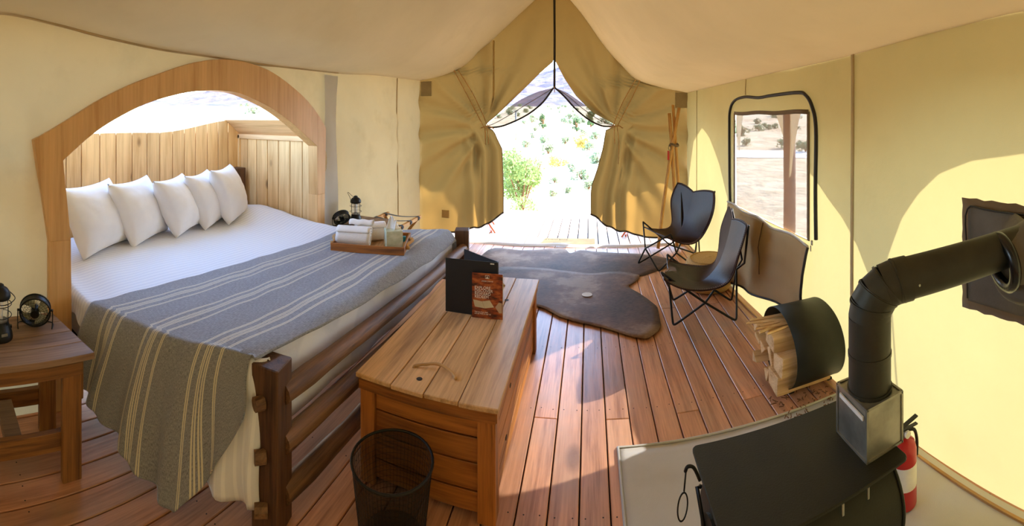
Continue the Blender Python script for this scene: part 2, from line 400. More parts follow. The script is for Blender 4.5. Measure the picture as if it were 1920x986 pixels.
# left wall with the arched bed opening
NY, NZ = 150, 44
def lw(u, v):
    y = YB+(YF-YB)*u; ze = sinterp(EAVE_L, y); z = -.02+(ze+.045)*v
    top = interp([(p[0], p[1]) for p in ARCH_OUT[2:14]], y) if .588 < y < 2.996 else 0
    near = 1 if not (.5 < y < 3.1) else sstep(.0, .35, z-top)
    wx = .05*nz(y*1.3+3, z*1.1, 2.0)+.02*nz(y*3.5, z*2.0+y*1.5, 7.0)+.008*math.sin(z*16+y*9+3*nz(y*2, z*2, 1))
    # pulled folds that fan down and away from the shoulder of the arch
    if y < .6: wx += .04*math.sin(11*(z*.9+y*.8)+1.3)*sstep(.6, .3, y)*sstep(.3, .8, z)
    e = sstep(.0, .12, v)*sstep(1.0, .9, v)
    e *= sstep(YF, YF-.5, y)
    return (XL+wx*near*e, y, z)
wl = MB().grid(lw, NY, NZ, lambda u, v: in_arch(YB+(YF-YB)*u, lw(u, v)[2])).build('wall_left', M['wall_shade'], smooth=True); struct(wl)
# a rolled fold of canvas above the arch that sags along the eave
for k, (z0, dz, r) in enumerate(((2.02, .0, .016),)):
    pts = [(XL+.02, y, sinterp(EAVE_L, y)+.01+.006*math.sin(y*5)) for y in [(-.8+.25*i) for i in range(17)]]
    MB().tube(catmull(pts, 3), [.009+.01*abs(nz(i*.13, 3, k)) for i in range(16*3+1)], 8).build('canvas_fold', M['wall_shade'], wl, True)
MB().grid(lambda u, v: (XL+.018+.01*math.sin(v*9+u*3)+.012*u, 2.99+.19*u*(1+.12*math.sin(v*7)), .02+1.9*v), 6, 30).build('canvas_strip', M['whiteflap'], wl, True)
MB().tube([(XL+.012, 4.45+.02*math.sin(z*3), z) for z in [i*.2 for i in range(11)]], .006, 6).build('seam', M['wall_shade'], wl, True)

# right wall with the mesh window
WY0, WY1, WZ0, WZ1 = 2.385, 3.61, .76, 1.585
ys = sorted(set([YB+(YF-YB)*i/110 for i in range(111)]+[WY0, WY1])); zs = sorted(set([-.02+1.99*i/36 for i in range(36)]+[WZ0, WZ1]))
ys = [y for y in ys if all(abs(y-q) > .02 or y == q for q in (WY0, WY1))]; zs = [z for z in zs if all(abs(z-q) > .02 or z == q for q in (WZ0, WZ1))]
zt = zs[-1]
def rw(y, z):
    ze = sinterp(EAVE_R, y); zz = z if z < 1.62 else 1.62+(z-1.62)/(zt-1.62)*(ze+.02-1.62)
    d = max(WY0-y, y-WY1, WZ0-z, z-WZ1, 0); e = sstep(0, .25, d)*sstep(0, .2, z)*sstep(YF, YF-.5, y)
    return (xw(y)+(.018*nz(y*1.2, z*1.2, 9)+.006*nz(y*4, z*3, 4))*e, y, zz)
mb = MB(); mb.v = [rw(y, z) for z in zs for y in ys]; n = len(ys)
for j in range(len(zs)-1):
    for i in range(n-1):
        if WY0-.001 < (ys[i]+ys[i+1])/2 < WY1+.001 and WZ0 < (zs[j]+zs[j+1])/2 < WZ1: continue
        mb.f.append((j*n+i, j*n+i+1, (j+1)*n+i+1, (j+1)*n+i))
wr = mb.build('wall_right', M['wall'], smooth=True); struct(wr)
def rwp(y, z, off): return (xw(y)-off, y, z)
def strip_r(y, z0, z1, wd, name, mat, par, off=.006):
    MB().grid(lambda u, v: rwp(y+(u-.5)*wd+.004*math.sin(v*5), z0+(z1-z0)*v, off), 2, 20).build(name, M[mat], par, True, .004)
strip_r(1.933, .0, 1.90, .026, 'seam_tape', 'seamtape', wr)
strip_r(4.72, .0, 1.855, .012, 'seam_tape', 'wall', wr, .008); strip_r(3.36, 1.74, 1.87, .01, 'seam_tape', 'wall', wr, .008)
# roof liner
mb = MB()
mb.grid(lambda u, v: roofpt(-1, YB+(YF+.03-YB)*u, v), 70, 40)
mb.grid(lambda u, v: roofpt(1, YB+(YF+.03-YB)*u, v), 70, 40)
struct(mb.build('ceiling', M['roof'], smooth=True))
# back wall
mb = MB(); mb.grid(lambda u, v: (XL+(RIDX-XL)*u, YB, v*roofz(-1, YB, u)), 10, 10); mb.grid(lambda u, v: (xw(YB)+(RIDX-xw(YB))*u, YB, v*roofz(1, YB, u)), 10, 10)
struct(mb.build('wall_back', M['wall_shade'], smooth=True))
# baseboard where the canvas meets the floor on the right
struct(MB().box((1.335, 1.75, .006), (.012, 6.7, .012), rotz(.055)).build('baseboard_right', M['rope']))

# window: mesh pane, binding, zipper and hanging cover
win = struct(MB().grid(lambda u, v: (xw(WY0+(WY1-WY0)*u)+.012+.006*math.sin(u*9+v*2)*math.sin(v*PI), WY0+(WY1-WY0)*u, WZ0+(WZ1-WZ0)*v), 30, 10).build('window_1', M['net'], smooth=True))
for (a, b) in (((WY0, WZ0), (WY0, WZ1)), ((WY1, WZ0), (WY1, WZ1)), ((WY0, WZ1), (WY1, WZ1))):
    v0, v1 = Vector(rwp(*a, .006)), Vector(rwp(*b, .006)); L = (v1-v0).length
    mbx = MB(); t = (v1-v0)/L; pr_ = Vector((0, 0, 1)) if abs(t.z) < .5 else Vector((0, 1, 0))
    mbx.grid(lambda u, v: tuple(v0+(v1-v0)*u+pr_*(v-.5)*.03+Vector((0, 0, .004*math.sin(u*13)))), 14, 1)
    mbx.build('binding', M['binding'], win, True, .005)
zp = catmull([rwp(y, z, .016) for y, z in ((3.60, .06), (3.66, .5), (3.70, .9), (3.71, 1.45), (3.69, 1.62), (3.58, 1.70), (3.36, 1.722), (3.1, 1.705), (2.88, 1.712), (2.5, 1.715), (2.40, 1.69), (2.33, 1.62), (2.285, 1.48), (2.29, 1.1), (2.284, .79))], 6)
MB().tube(zp, .0125, 6).build('zipper', M['zip'], win, True)
def flapf(u, v):  # hanging cover, u from far to near, v top to bottom
    y = 3.70+(2.335-3.70)*u; zb = .05+.26*u; z = .775+.012*math.sin(u*17)*(1-v)-.03*u+(zb-.775)*v
    f = .02*math.sin(u*13+v*2)*(.3+v)*.7+.012*nz(u*4, v*5, 1)
    return (xw(y)-.035-f-.02*math.sin(v*PI), y+.06*v*u, z)
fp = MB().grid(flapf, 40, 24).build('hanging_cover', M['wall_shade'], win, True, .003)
MB().tube([(p[0]-.006, p[1], p[2]) for p in [flapf(1, j/10) for j in range(11)]], .009, 6).build('zipper', M['zip'], fp, True)
MB().tube([(p[0]-.006, p[1], p[2]+.003) for p in [flapf(j/16, 1) for j in range(17)]], .008, 6).build('zipper', M['zip'], fp, True)
MB().tube([(p[0]-.004, p[1], p[2]+.004) for p in [flapf(j/24, 0) for j in range(25)]], .008, 6, jit=.6).build('frayed_hem', M['whiteflap'], fp, True)
MB().tube([(flapf(.55, j/12)[0]-.012, flapf(.55, j/12)[1]+.02*math.sin(j*.5), flapf(.55, j/12)[2]) for j in range(0, 9)], .004, 6).build('tie_tape', M['binding'], fp, True)
pz = rwp(2.30, .77, .035); MB().box(pz, (.008, .018, .03), bev=.002).box((pz[0]-.006, pz[1]+.004, pz[2]-.035), (.004, .01, .035)).build('zip_pull', M['galv'], win)

# ------------------------------------------------------------------ front gable: two tied-back canvas curtains with mosquito nets
INL = [(.0, -1.044), (.40, -1.044), (1.09, -1.057), (1.385, -1.16), (1.44, -1.262), (1.471, -1.247), (1.649, -1.044), (1.844, -.844), (2.069, -.614), (2.228, -.432), (3.2, -.432)]
INR = [(.0, .019), (.372, .019), (.52, .032), (.777, .097), (1.099, .161), (1.40, .20), (1.453, .322), (1.614, .032), (1.808, -.161), (2.001, -.29), (2.228, -.412), (3.2, -.425)]
def roofx(side, z):   # x of the roof line at height z on the front wall
    lo, hi = 0.0, 1.0
    z = min(z, RIDZ)
    for _ in range(24):
        m = (lo+hi)/2
        if roofz(side, YF, m) < z: lo = m
        else: hi = m
    xe = XL if side < 0 else XR0
    return xe+(RIDX-xe)*lo
def curtain(side):
    IN = INL if side < 0 else INR; tx, tz = (-1.262, 1.44) if side < 0 else (.30, 1.45)
    HEM = [(0, .05), (.45, .10), (.75, .19), (.9, .30), (1, .40)]
    def f(u, v):
        z = .05+3.10*v
        xo = roofx(side, z-.06)+(.02*side if z > 1.7 else .035*side); xi = interp(IN, z)
        if abs(z-tz) < .12 and side > 0: pass
        x = xo+(xi-xo)*u
        z2 = z+(interp(HEM, u)-.05)*(1-z/1.4) if z < 1.4 else z
        dx, dz = (tx-x)*(-side)*-1, z2-tz
        d = math.hypot(x-tx, dz); phi = math.atan2(dz, (x-tx)*side if side > 0 else (tx-x))
        y = YF
        A = .05*sstep(.02, .35, d)*math.exp(-d*.6)
        if phi > 0 or u < .75: y += A*(math.sin(phi*12+1.5*nz(x*2, z*2, 3))+.35*math.sin(phi*27+2))
        lowg = sstep(1.45, 1.2, z)*sstep(.45, .8, u)
        y += lowg*(.045*math.sin(u*42)+.02*math.sin(u*21+z*2))
        y -= .05*math.exp(-d*d*14)   # pulled in at the tie
        y += .02*nz(x*1.6, z*1.6, side*3)+.006*nz(x*5, z*5, 1)
        # a diagonal sag crease
        y += .012*math.sin(7*(x*side+z*.9))*sstep(2.2, 1.5, z)*sstep(0, .2, u)*(1-lowg)
        return (x, y-.0, z2)
    t = thing('canvas_door_curtain', 'tan canvas door flap tied back near the bed, with a small square patch' if side < 0 else 'tan canvas door flap tied back beside the leaning wooden poles', 'curtain', (0, 0, 0), 0, 'tied-back canvas door flaps')
    p = MB().grid(f, 90, 90).build('panel', M['gable'], t, True)
    hem = [(f(i/60, 0)[0], f(i/60, 0)[1]-.006, f(i/60, 0)[2]) for i in range(61)]
    MB().tube(hem, .011, 6).build('hem_tape', M['zip'], t, True)
    MB().tube([(f(1, j/60)[0], f(1, j/60)[1]-.004, f(1, j/60)[2]) for j in range(0, 28)], .005, 6).build('edge_binding', M['binding'], t, True)
    # tie cord: a loop round the gather, ends hanging, and guy cords up to the roof
    q = MB(); q.tube(catmull([(tx-.06, YF-.05, tz-.02), (tx-.02, YF-.1, tz-.01), (tx+.05, YF-.1, tz), (tx+.1, YF-.05, tz-.03)], 4), .007, 6)
    q.tube([(tx+.0, YF-.1, tz), (tx-.01*side, YF-.11, tz-.12), (tx+.005, YF-.1, tz-.22)], .006, 6)
    q.tube([(tx+.03, YF-.1, tz), (tx+.05, YF-.115, tz-.2), (tx+.045, YF-.11, tz-(.22 if side < 0 else .45))], .005, 6)
    top = (-1.657, 2.15) if side < 0 else (.575, 2.0)
    for o in (-.02, .035): q.tube(catmull([(top[0]+o, YF-.06, top[1]), ((top[0]+tx)/2+o*1.5, YF-.07, (top[1]+tz)/2+.02), (tx+o, YF-.09, tz)], 5), .0055, 6)
    q.build('tie_cord', M['rope'], t, True)
    # seam down the panel, square patch, corner reinforcement
    sx_ = -1.16 if side < 0 else .62
    if side < 0: MB().tube([(-1.175, YF-.0, z) for z in (1.62, 1.9, 2.2, 2.5)], .012, 6).build('seam', M['patchtan'], t, True)
    cx = -2.06 if side < 0 else 1.12
    MB().box((cx, YF-.03, 1.92 if side < 0 else 1.76), (.15, .012, .19), bev=.003).build('corner_reinforcement', M['patch'], t)
    if side < 0: MB().box((-1.79, YF-.045, .325), (.1, .006, .1), bev=.002).build('square_patch', M['patchtan'], t)
    # mosquito net
    top = [(-.432, 1.905), (-.62, 1.86), (-.82, 1.775), (-1.0, 1.66), (-1.19, 1.52), (-1.262, 1.45)] if side < 0 else [(-.412, 1.905), (-.26, 1.84), (-.10, 1.73), (.06, 1.62), (.2, 1.52), (.30, 1.46)]
    low = [(-.432, 1.905), (-.549, 1.744), (-.68, 1.628), (-.844, 1.53), (-1.078, 1.438), (-1.262, 1.425)] if side < 0 else [(-.412, 1.905), (-.29, 1.79), (-.161, 1.647), (0, 1.518), (.161, 1.445), (.30, 1.445)]
    ct = catmull([(a, 0, b) for a, b in top], 5); cl = catmull([(a, 0, b) for a, b in low], 5); n = len(ct)-1
    tn = thing('mosquito_net', 'brown mosquito net swept back over the doorway on the bed side' if side < 0 else 'brown mosquito net swept back over the doorway on the chair side', 'net', (0, 0, 0), 0, 'door mosquito nets')
    def g(u, v):
        i = min(n, int(round(u*n))); a, b = ct[i], cl[i]; p = a*(1-v)+b*v
        return (p.x, YF-.02+.025*math.sin(v*12+u*3)*math.sin(u*PI), p.z)
    MB().grid(g, n, 12).build('netting', M['dnet'], tn, True)
    MB().tube([(p.x, YF-.03, p.z) for p in cl], .012, 6).build('zipper', M['zip'], tn, True)
    MB().tube([(g(i/12, .45)[0], YF-.035, g(i/12, .45)[2]) for i in range(13)], .004, 5).build('fold_edge', M['binding'], tn, True)
    return t
tc_l = curtain(-1); tc_r = curtain(1)
zt_ = thing('door_zipper', 'dark vertical zipper tape hanging from the ridge over the doorway', 'zipper', (-.42, YF-.03, 1.9))
MB().tube([(0, 0, 0), (0.003, 0, .6), (-.002, 0, 1.26)], .015, 6).build('tape', M['zip'], zt_, True)
MB().tube([(.0, -.02, .02), (.004, -.02, -.05)], .005, 6).build('zip_pull', M['rope'], zt_, True)
# threshold strip of canvas on the floor
th = MB().grid(lambda u, v: (XL+(XR0-XL)*u, 5.06+.09*v+.008*math.sin(u*30)+.02*math.exp(-((u-.53)*18)**2), .004+.022*math.sin(v*PI)+.012*math.exp(-((u-.53)*25)**2)), 90, 8)
struct(th.build('trim_1', M['whiteflap'], smooth=True))

# ------------------------------------------------------------------ arch frame round the bed opening
af = struct(MB().box((XL-.03, 1.8, -.04), (.1, 2.3, .02)).build('trim_2', M['plywood']))
for a, b, nm in ((0, 1, 'board'), (1, 14, 'board'), (14, 15, 'board')):
    if (a, b) == (1, 14):
        o_ = catmull([(0, *ARCH_OUT[1]), (0, *ARCH_OUT[2])], 1)+catmull([(0, *p) for p in ARCH_OUT[2:14]], 5)[1:]+[Vector((0, *ARCH_OUT[14]))]
        i_ = catmull([(0, *ARCH_IN[1]), (0, *ARCH_IN[2])], 1)+catmull([(0, *p) for p in ARCH_IN[2:14]], 5)[1:]+[Vector((0, *ARCH_IN[14]))]
    else: o_ = [Vector((0, *ARCH_OUT[k])) for k in (a, b)]; i_ = [Vector((0, *ARCH_IN[k])) for k in (a, b)]
    mb = MB(); n = len(o_); X0, X1 = XL-.06, XL+.035
    for x in (X1, X0):
        for P in (o_, i_): mb.v += [(x, p.y, p.z) for p in P]
    for k in range(n-1):
        mb.f += [(k, k+1, n+k+1, n+k), (2*n+k, 3*n+k, 3*n+k+1, 2*n+k+1), (k, 2*n+k, 2*n+k+1, k+1), (n+k, n+k+1, 3*n+k+1, 3*n+k)]
    mb.f += [(0, n, 3*n, 2*n), (n-1, 3*n-1, 4*n-1, 2*n-1)]
    mb.build('board', M['plywood'], af, bevel=.002)

# bed alcove: vertical tongue-and-groove boards
AX = -3.1; AY0, AY1 = .74, 2.89
def boards_wall(name, pts_fn, seams, z0, ztop, axis):
    root = None
    for i, (a, b) in enumerate(zip(seams, seams[1:])):
        wd = b-a-.006; mid = (a+b)/2; zt2 = ztop(mid); h = zt2-z0
        if root is None:
            root = struct(MB().box(pts_fn(sum((seams[0], seams[-1]))/2, (z0+ztop(mid))/2, .018), ((.012, seams[-1]-seams[0]+.03, h) if axis == 'Y' else (seams[-1]-seams[0]+.03, .012, h))).build(name, M['pine']))
        k_ = pts_fn(0, 0, 0)[0 if axis == 'Y' else 1]
        MB().prism([(a+.003, z0), (b-.003, z0), (b-.003, ztop(b-.003)), (a+.003, ztop(a+.003))], 'X' if axis == 'Y' else 'Y', k_-.008, k_+.008).build('plank', M['pine'], root, bevel=.003)
    return root
bs = [.74, .87, .995, 1.11, 1.237, 1.395, 1.54, 1.687, 1.83, 1.958, 2.09, 2.217, 2.342, 2.48, 2.61, 2.737, 2.89]
boards_wall('wall_alcove_back', lambda m, z, o: (AX-o, m, z), bs, .3, lambda y: 1.415+.12*sstep(1.9, 2.8, y)-.01*math.sin(y*3), 'Y')
boards_wall('wall_alcove_right', lambda m, z, o: (m, AY1+o, z), [-3.09, -2.977, -2.853, -2.71, -2.575, -2.436, -2.297, -2.17], .3, lambda x: 1.36, 'X')
boards_wall('wall_alcove_left', lambda m, z, o: (m, AY0-o, z), [-3.09, -2.95, -2.81, -2.67, -2.53, -2.39, -2.25, -2.17], .3, lambda x: 1.36, 'X')
tr = struct(MB().box(((AX-2.17)/2, AY1-.012, 1.365), (.93, .035, .045), bev=.004).build('trim_3', M['pine_h']))
MB().box((AX+.012, AY1-.012, .83), (.035, .035, 1.1), bev=.003).build('corner_trim', M['pine'], tr)
sp = MB().prism([(AY1-.0, 1.385), (AY1+.02, 1.395), (AY1-.16, 1.535), (AY1-.19, 1.525)], 'X', AX-.02, -2.19).build('sloping_panel', M['pine_h'], tr)
struct(MB().box(((AX-2.17)/2, 1.8, .28), (.98, 2.2, .03)).build('floor_alcove', M['subfloor']))

# ------------------------------------------------------------------ bed
bed = thing('bed_frame', 'rustic dark timber bed frame with square posts and peeled log rails', 'bed frame', (-1.107, 1.203, 0))
def L_(p, o=(-1.107, 1.203, 0)): return (p[0]-o[0], p[1]-o[1], p[2]-o[2])
for (x, y, h) in ((-1.107, 1.203, .62), (-1.045, 3.40, .62), (-3.0, 2.77, 1.07), (-3.0, .86, 1.0)):
    rz_ = rotz(.22) if x > -2 else rotz(0)
    z0 = 0 if x > -2 else .3
    o = MB().box(L_((x, y, (h+z0)/2)), (.115, .115, h-z0), rz_, bev=.004).build('post', M['oldbeam'], bed)
for i, z in enumerate((.50, .305, .11)):
    pts = [L_((-1.07+.05*t, 1.22+2.15*t, z+.008*math.sin(t*7+i)-.03*t*(i == 0))) for t in [k/14 for k in range(15)]]
    MB().tube(pts, [.040+.004*nz(k*.5, i, 3) for k in range(15)], 12, jit=.12).build('rail', M['log'], bed, 'auto')
    MB().tube([L_((-1.10+.01*i, 1.15, z-.012)), L_((-1.115, 1.115, z-.012))], .026, 9).build('peg', M['log'], bed)
for t in (0, 1):
    a = (-3.0, .86, .38) if t == 0 else (-3.0, 2.79, .38); b = (-1.2, 1.25, .26) if t == 0 else (-1.1, 3.3, .26)
    MB().tube([L_(a), L_(b)], .035, 8).build('side_rail', M['log'], bed, True)
# footprint of the mattress: near and far edges as functions of s (0 head, 1 foot)
NEAR = [(0, (-2.98, .84)), (.55, (-2.02, .86)), (.8, (-1.5, 1.02)), (1, (-1.15, 1.165))]
FAR = [(0, (-2.98, 2.80)), (.5, (-2.12, 2.84)), (1, (-1.105, 3.26))]
def edge(tab, s): return Vector((interp([(a, p[0]) for a, p in tab], s), interp([(a, p[1]) for a, p in tab], s), 0))
mt = MB()
def mring(ins, z, n=20):
    out = []
    for k in range(n): p = edge(NEAR, k/n); out.append(p)
    for k in range(n): a = edge(NEAR, 1); b = edge(FAR, 1); out.append(a+(b-a)*k/n)
    for k in range(n): out.append(edge(FAR, 1-k/n))
    for k in range(n): a = edge(FAR, 0); b = edge(NEAR, 0); out.append(a+(b-a)*k/n)
    c = Vector((-2.05, 2.0, 0)); return [tuple((p-(p-c).normalized()*ins)[:2])+(z,) for p in out]
rings = [mring(.04, .30), mring(.02, .32), mring(.015, .44), mring(.02, .57), mring(.06, .60)]
for R in rings: mt.v += R
n = len(rings[0])
for j in range(len(rings)-1):
    for q in range(n): mt.f.append((j*n+q, j*n+(q+1) % n, (j+1)*n+(q+1) % n, (j+1)*n+q))
mt.f += [tuple(range(n))[::-1], tuple(range((len(rings)-1)*n, len(rings)*n))]
mo = mt.build('mattress', M['white'], smooth='auto'); tag(mo, 'thick white mattress resting on the log bed frame', 'mattress')
def topz(x, y):
    z = .625+.03*sstep(-1.9, -2.6, x)
    z += .095*math.exp(-((x+2.75)/.33)**2-((y-2.75)/.30)**2)+.05*math.exp(-((x+2.2)/.35)**2-((y-2.85)/.22)**2)
    z -= .03*math.exp(-((y-.9)/.12)**2)*sstep(-1.6, -2.2, x)
    z += .010*nz(x*3, y*3, 1)+.006*nz(x*7+y*5, y*3, 2)
    return z
def duvet(s, q):
    a, b = edge(NEAR, s), edge(FAR, s); s_f = sstep(.75, 1, s)
    hem = interp([(0, .50), (.5, .50), (.62, .40), (.8, .22), (.93, .10), (1, .09)], s)
    out = Vector((.15, -1, 0)).normalized()
    if q < .22:
        t = 1-q/.22; ang = min(1, t*3.5)*PI/2; z0 = topz(a.x, a.y)
        bulge = .03+.035*s_f*math.sin(min(1, t)*PI)
        fold = (.018*math.sin(s*75)+.012*math.sin(s*31))*t*(.5+s_f)
        p = a+out*(.035*math.sin(ang)+bulge*t*t*(.5+s_f)+fold*t); z = z0-.035*(1-math.cos(ang))-(z0-hem-.035)*max(0, (t-.1)/.9)
        if s > .97: p += Vector((0, 0, 0))
        return (p.x+.0*s, p.y, z)
    t = (q-.22)/.78; t2 = min(1, t/.95); p = a+(b-a)*t2; z = topz(p.x, p.y)
    if t > .95: z -= .12*(t-.95)/.05; p += Vector((0, 1, 0))*.02
    return (p.x, p.y, z)
def duvet2(u, q):
    if u <= .9: return duvet(u/.9, q)
    t = (u-.9)/.1; p = Vector(duvet(1, q)); z0 = p.z; ang = t*PI/2
    if q >= .22: return (p.x+.012*math.sin(ang)+.004*math.sin(p.y*14), p.y, z0-.03*(1-math.cos(ang))-.40*max(0, t-.3))
    return (p.x+.03*math.sin(ang), p.y+.04*t, z0-.0*t)
dv = MB().grid(duvet2, 110, 110).build('duvet', M['sheet'], smooth=True, solid=.012, offset=-1)
tag(dv, 'white striped sateen duvet spread over the bed and spilling at the foot corner', 'duvet')
# throw
US, UE = -1.95, -1.135
def lineat(tab, x):
    P = [p for _, p in tab]
    if x <= P[0][0]: return P[0][1]
    for a, b in zip(P, P[1:]):
        if x <= b[0]: return a[1]+(b[1]-a[1])*(x-a[0])/(b[0]-a[0])
    return P[-1][1]
uvs = []
def throw(u, v):
    x = US+(UE-US)*u
    # the foot-side hem stops short of the foot near the corner and the head-side hem wanders
    xt = x+.10*(1-u)*sstep(.5, 1.0, v)+(.03+.045*v)*sstep(.72, 1, u)*sstep(.34, .5, v)
    yn = lineat(NEAR, x)-.035; yf = lineat(FAR, x)
    HV = .34
    hem = interp([(0, .29), (.25, .21), (.5, .10), (.66, .03), (.74, .03), (.82, .14), (.9, .27), (1, .44)], u)
    z0 = topz(x, yn+.04)+.018
    if v < HV:
        t = 1-v/HV; dn = (z0-hem); fold = .020*math.sin(u*27+1)*t+.012*math.sin(u*55+t*3)*t
        out = .05*math.sin(min(1, t*4)*PI/2)+.09*t*(1-.3*u)+fold
        out *= 1-.75*sstep(.72, 1, u)*(1-.3*t)
        z = z0-.03*(1-math.cos(min(1, t*5)*PI/2))-(dn-.03)*max(0, (t-.06)/.94)
        return (x-.02*t+.02*math.sin(t*4+u*4), yn-out+.01, max(z, .012))
    t = (v-HV)/(1-HV); y = yn+.01+(yf+.03-yn)*min(1, t/.955); z = topz(xt, y)+.017+.004*nz(x*9, y*5, 4)
    if t > .955: z -= .16*(t-.955)/.045; y += .02*(t-.955)/.045
    if u > .93: z -= (.01+.075*sstep(.4, .9, v))*((u-.93)/.07)**1.5
    return (xt, y, z)
NU, NV = 80, 150
mb = MB().grid(throw, NU, NV)
tw = mb.build('throw_blanket', M['throw'], smooth=True, solid=.006, uvf=lambda i: (US+(UE-US)*((i % (NU+1))/NU), .0+2.7*((i//(NU+1))/NV)), offset=1)
tag(tw, 'grey woven throw with cream stripes draped across the foot of the bed', 'blanket')

# pillows
def pillow(pos, w, h, tck, dirv, lean, label, tilt=0.25, seed=0):
    t = thing('pillow', label, 'pillow', pos, 0, 'white pillows at the head of the bed')
    d = Vector((dirv[0], dirv[1], 0)).normalized(); nrm = Vector((d.y, -d.x, 0))   # faces the room
    up = (Vector((0, 0, 1))+d*(-lean)-nrm*tilt).normalized(); fr = d.cross(up).normalized()
    if fr.dot(nrm) < 0: fr = -fr
    up2 = up
    mb = MB()
    def f(sg):
        def g(a, b):
            u = 2*a-1; v = 2*b-1; u = math.copysign(abs(u)**.85, u); v = math.copysign(abs(v)**.85, v)
            X = w/2*u*(1-.10*(1-v*v)); Y = h/2*v*(1-.10*(1-u*u))
            Z = sg*tck/2*((1-u*u)*(1-v*v)+1e-9)**.42*(1+.10*nz(u*1.5+seed, v*1.5, sg))
            Z += sg*.006*nz(u*5+seed, v*5, 3)*((1-u*u)*(1-v*v))**.2
            P = d*X+up2*Y+fr*Z+Vector((0, 0, h/2*.92)); return tuple(P)
        return g
    mb.grid(f(1), 26, 26); mb.grid(f(-1), 26, 26)
    o = mb.build('cushion', M['white'], t, True)
    bmw = bmesh.new(); bmw.from_mesh(o.data); bmesh.ops.remove_doubles(bmw, verts=bmw.verts[:], dist=.0015); bmesh.ops.recalc_face_normals(bmw, faces=bmw.faces[:]); bmw.to_mesh(o.data); bmw.free()
    return t
D = (-.5, .86)
for (x, y, w_, h_, lab, ln, sd) in ((-2.66, 1.18, .58, .50, 'white pillow nearest the plywood arch post, first of the five', .30, 0),
        (-2.72, 1.55, .54, .50, 'white pillow second from the near arch post', .36, 3),
        (-2.72, 1.90, .50, .49, 'white pillow in the middle of the row of five', .42, 6),
        (-2.76, 2.20, .48, .50, 'white pillow fourth in the row, half hidden between two others', .42, 9),
        (-2.72, 2.42, .50, .50, 'white pillow at the far end of the row beside the dark bedpost', .36, 12)):
    pillow((x, y, topz(x, y)-.01), w_, h_, .24, D, ln, lab, .22, sd)

# ------------------------------------------------------------------ tray with towels and tissues
TR = rotz(.30); TZ = .648
tray = thing('serving_tray', 'low wooden serving tray with rope handles on the striped throw', 'tray', (-1.46, 2.62, TZ), .30)
MB().box((0, 0, .008), (.49, .36, .014), bev=.002).build('base', M['chesttop'], tray)
for sg in (-1, 1): MB().box((0, sg*.178, .028), (.50, .014, .052), bev=.002).build('long_side', M['chestx'], tray)
for sg in (-1, 1): MB().box((sg*.243, 0, .028), (.014, .342, .052), bev=.002).build('short_side', M['chesty'], tray)
for sg in (-1, 1):
    MB().tube(catmull([(sg*.252, -.09, .03), (sg*.262, -.06, .045), (sg*.285, 0, .05), (sg*.262, .06, .045), (sg*.252, .09, .03)], 5), .010, 8, jit=.3).tube([(sg*.25, -.1, .03), (sg*.275, -.1, .03)], .013, 8).tube([(sg*.25, .1, .03), (sg*.275, .1, .03)], .013, 8).build('rope_handle', M['rope'], tray, True)
def roll(r, L, turns=3.4, tk=.016):
    mb = MB(); n = 90
    def f(u, v):
        a = u*turns*2*PI; rr = .008+(r-.008)*u; return ((v-.5)*L+.004*math.sin(a*1.0), rr*math.cos(a), r+rr*math.sin(a))
    return mb.grid(f, n, 10)
def towel(loc, rz, r, L, label):
    o = roll(r, L).build('rolled_towel', M['terry'], None, True, .011, offset=0); o.location = loc; o.rotation_euler = (0, 0, rz); return tag(o, label, 'towel', 'white towels on the tray')
base = Vector((-1.46, 2.62, TZ+.016))
def tl(x, y, z=0): return tuple(base+TR @ Vector((x, y, 0))+Vector((0, 0, z)))
towel(tl(-.115, -.075), .30, .066, .235, 'thick white bath towel rolled up at the front of the tray')
towel(tl(-.03, .06), .75, .066, .21, 'thick white bath towel rolled up at the back of the tray')
fc = MB().grid(lambda u, v: tl(-.16+.17*u, -.01+.028*math.cos(v*2*PI)*1.2, .148+.018*math.sin(v*2*PI)+.003*math.sin(u*14)), 10, 16).build('face_cloth', M['terry'], None, True, .004)
tag(fc, 'small folded white face cloth lying on top of the rolled towels', 'towel', 'white towels on the tray')
tb = thing('tissue_box', 'square pale stone-look tissue box with a white tissue standing up', 'tissue box', tl(.155, -.045), .62)
k = NT('pale_marbled_card'); v = k.coord(); k.col(k.ramp(k.noise(v, 16, 5), [(.35, 'b4bb9c'), (.6, 'd3d6c0'), (.75, 'dfe0d0')])); M['marble'] = k.m
MB().box((0, 0, .06), (.115, .115, .12), bev=.004).build('box', M['marble'], tb)
MB().grid(lambda u, v: ((u-.5)*(.10-.075*v)-.012*v, .010*math.sin(u*7)*(1-.5*v)+.008*math.sin(v*3), .118+.095*v-.02*abs(u-.5)*v), 16, 10).build('tissue', M['tissue'], tb, True, .0015)
MB().grid(lambda u, v: (.006*math.sin(u*6)+.018*v, (u-.5)*(.07-.05*v), .118+.06*v), 12, 8).build('tissue', M['tissue'], tb, True, .0015)
tp = MB().box(tl(.2, .09, .018), (.05, .03, .035), rotz(.4), bev=.002).build('sachet_box', M['teal']); tag(tp, 'small teal packet on the tray behind the tissue box', 'packet')

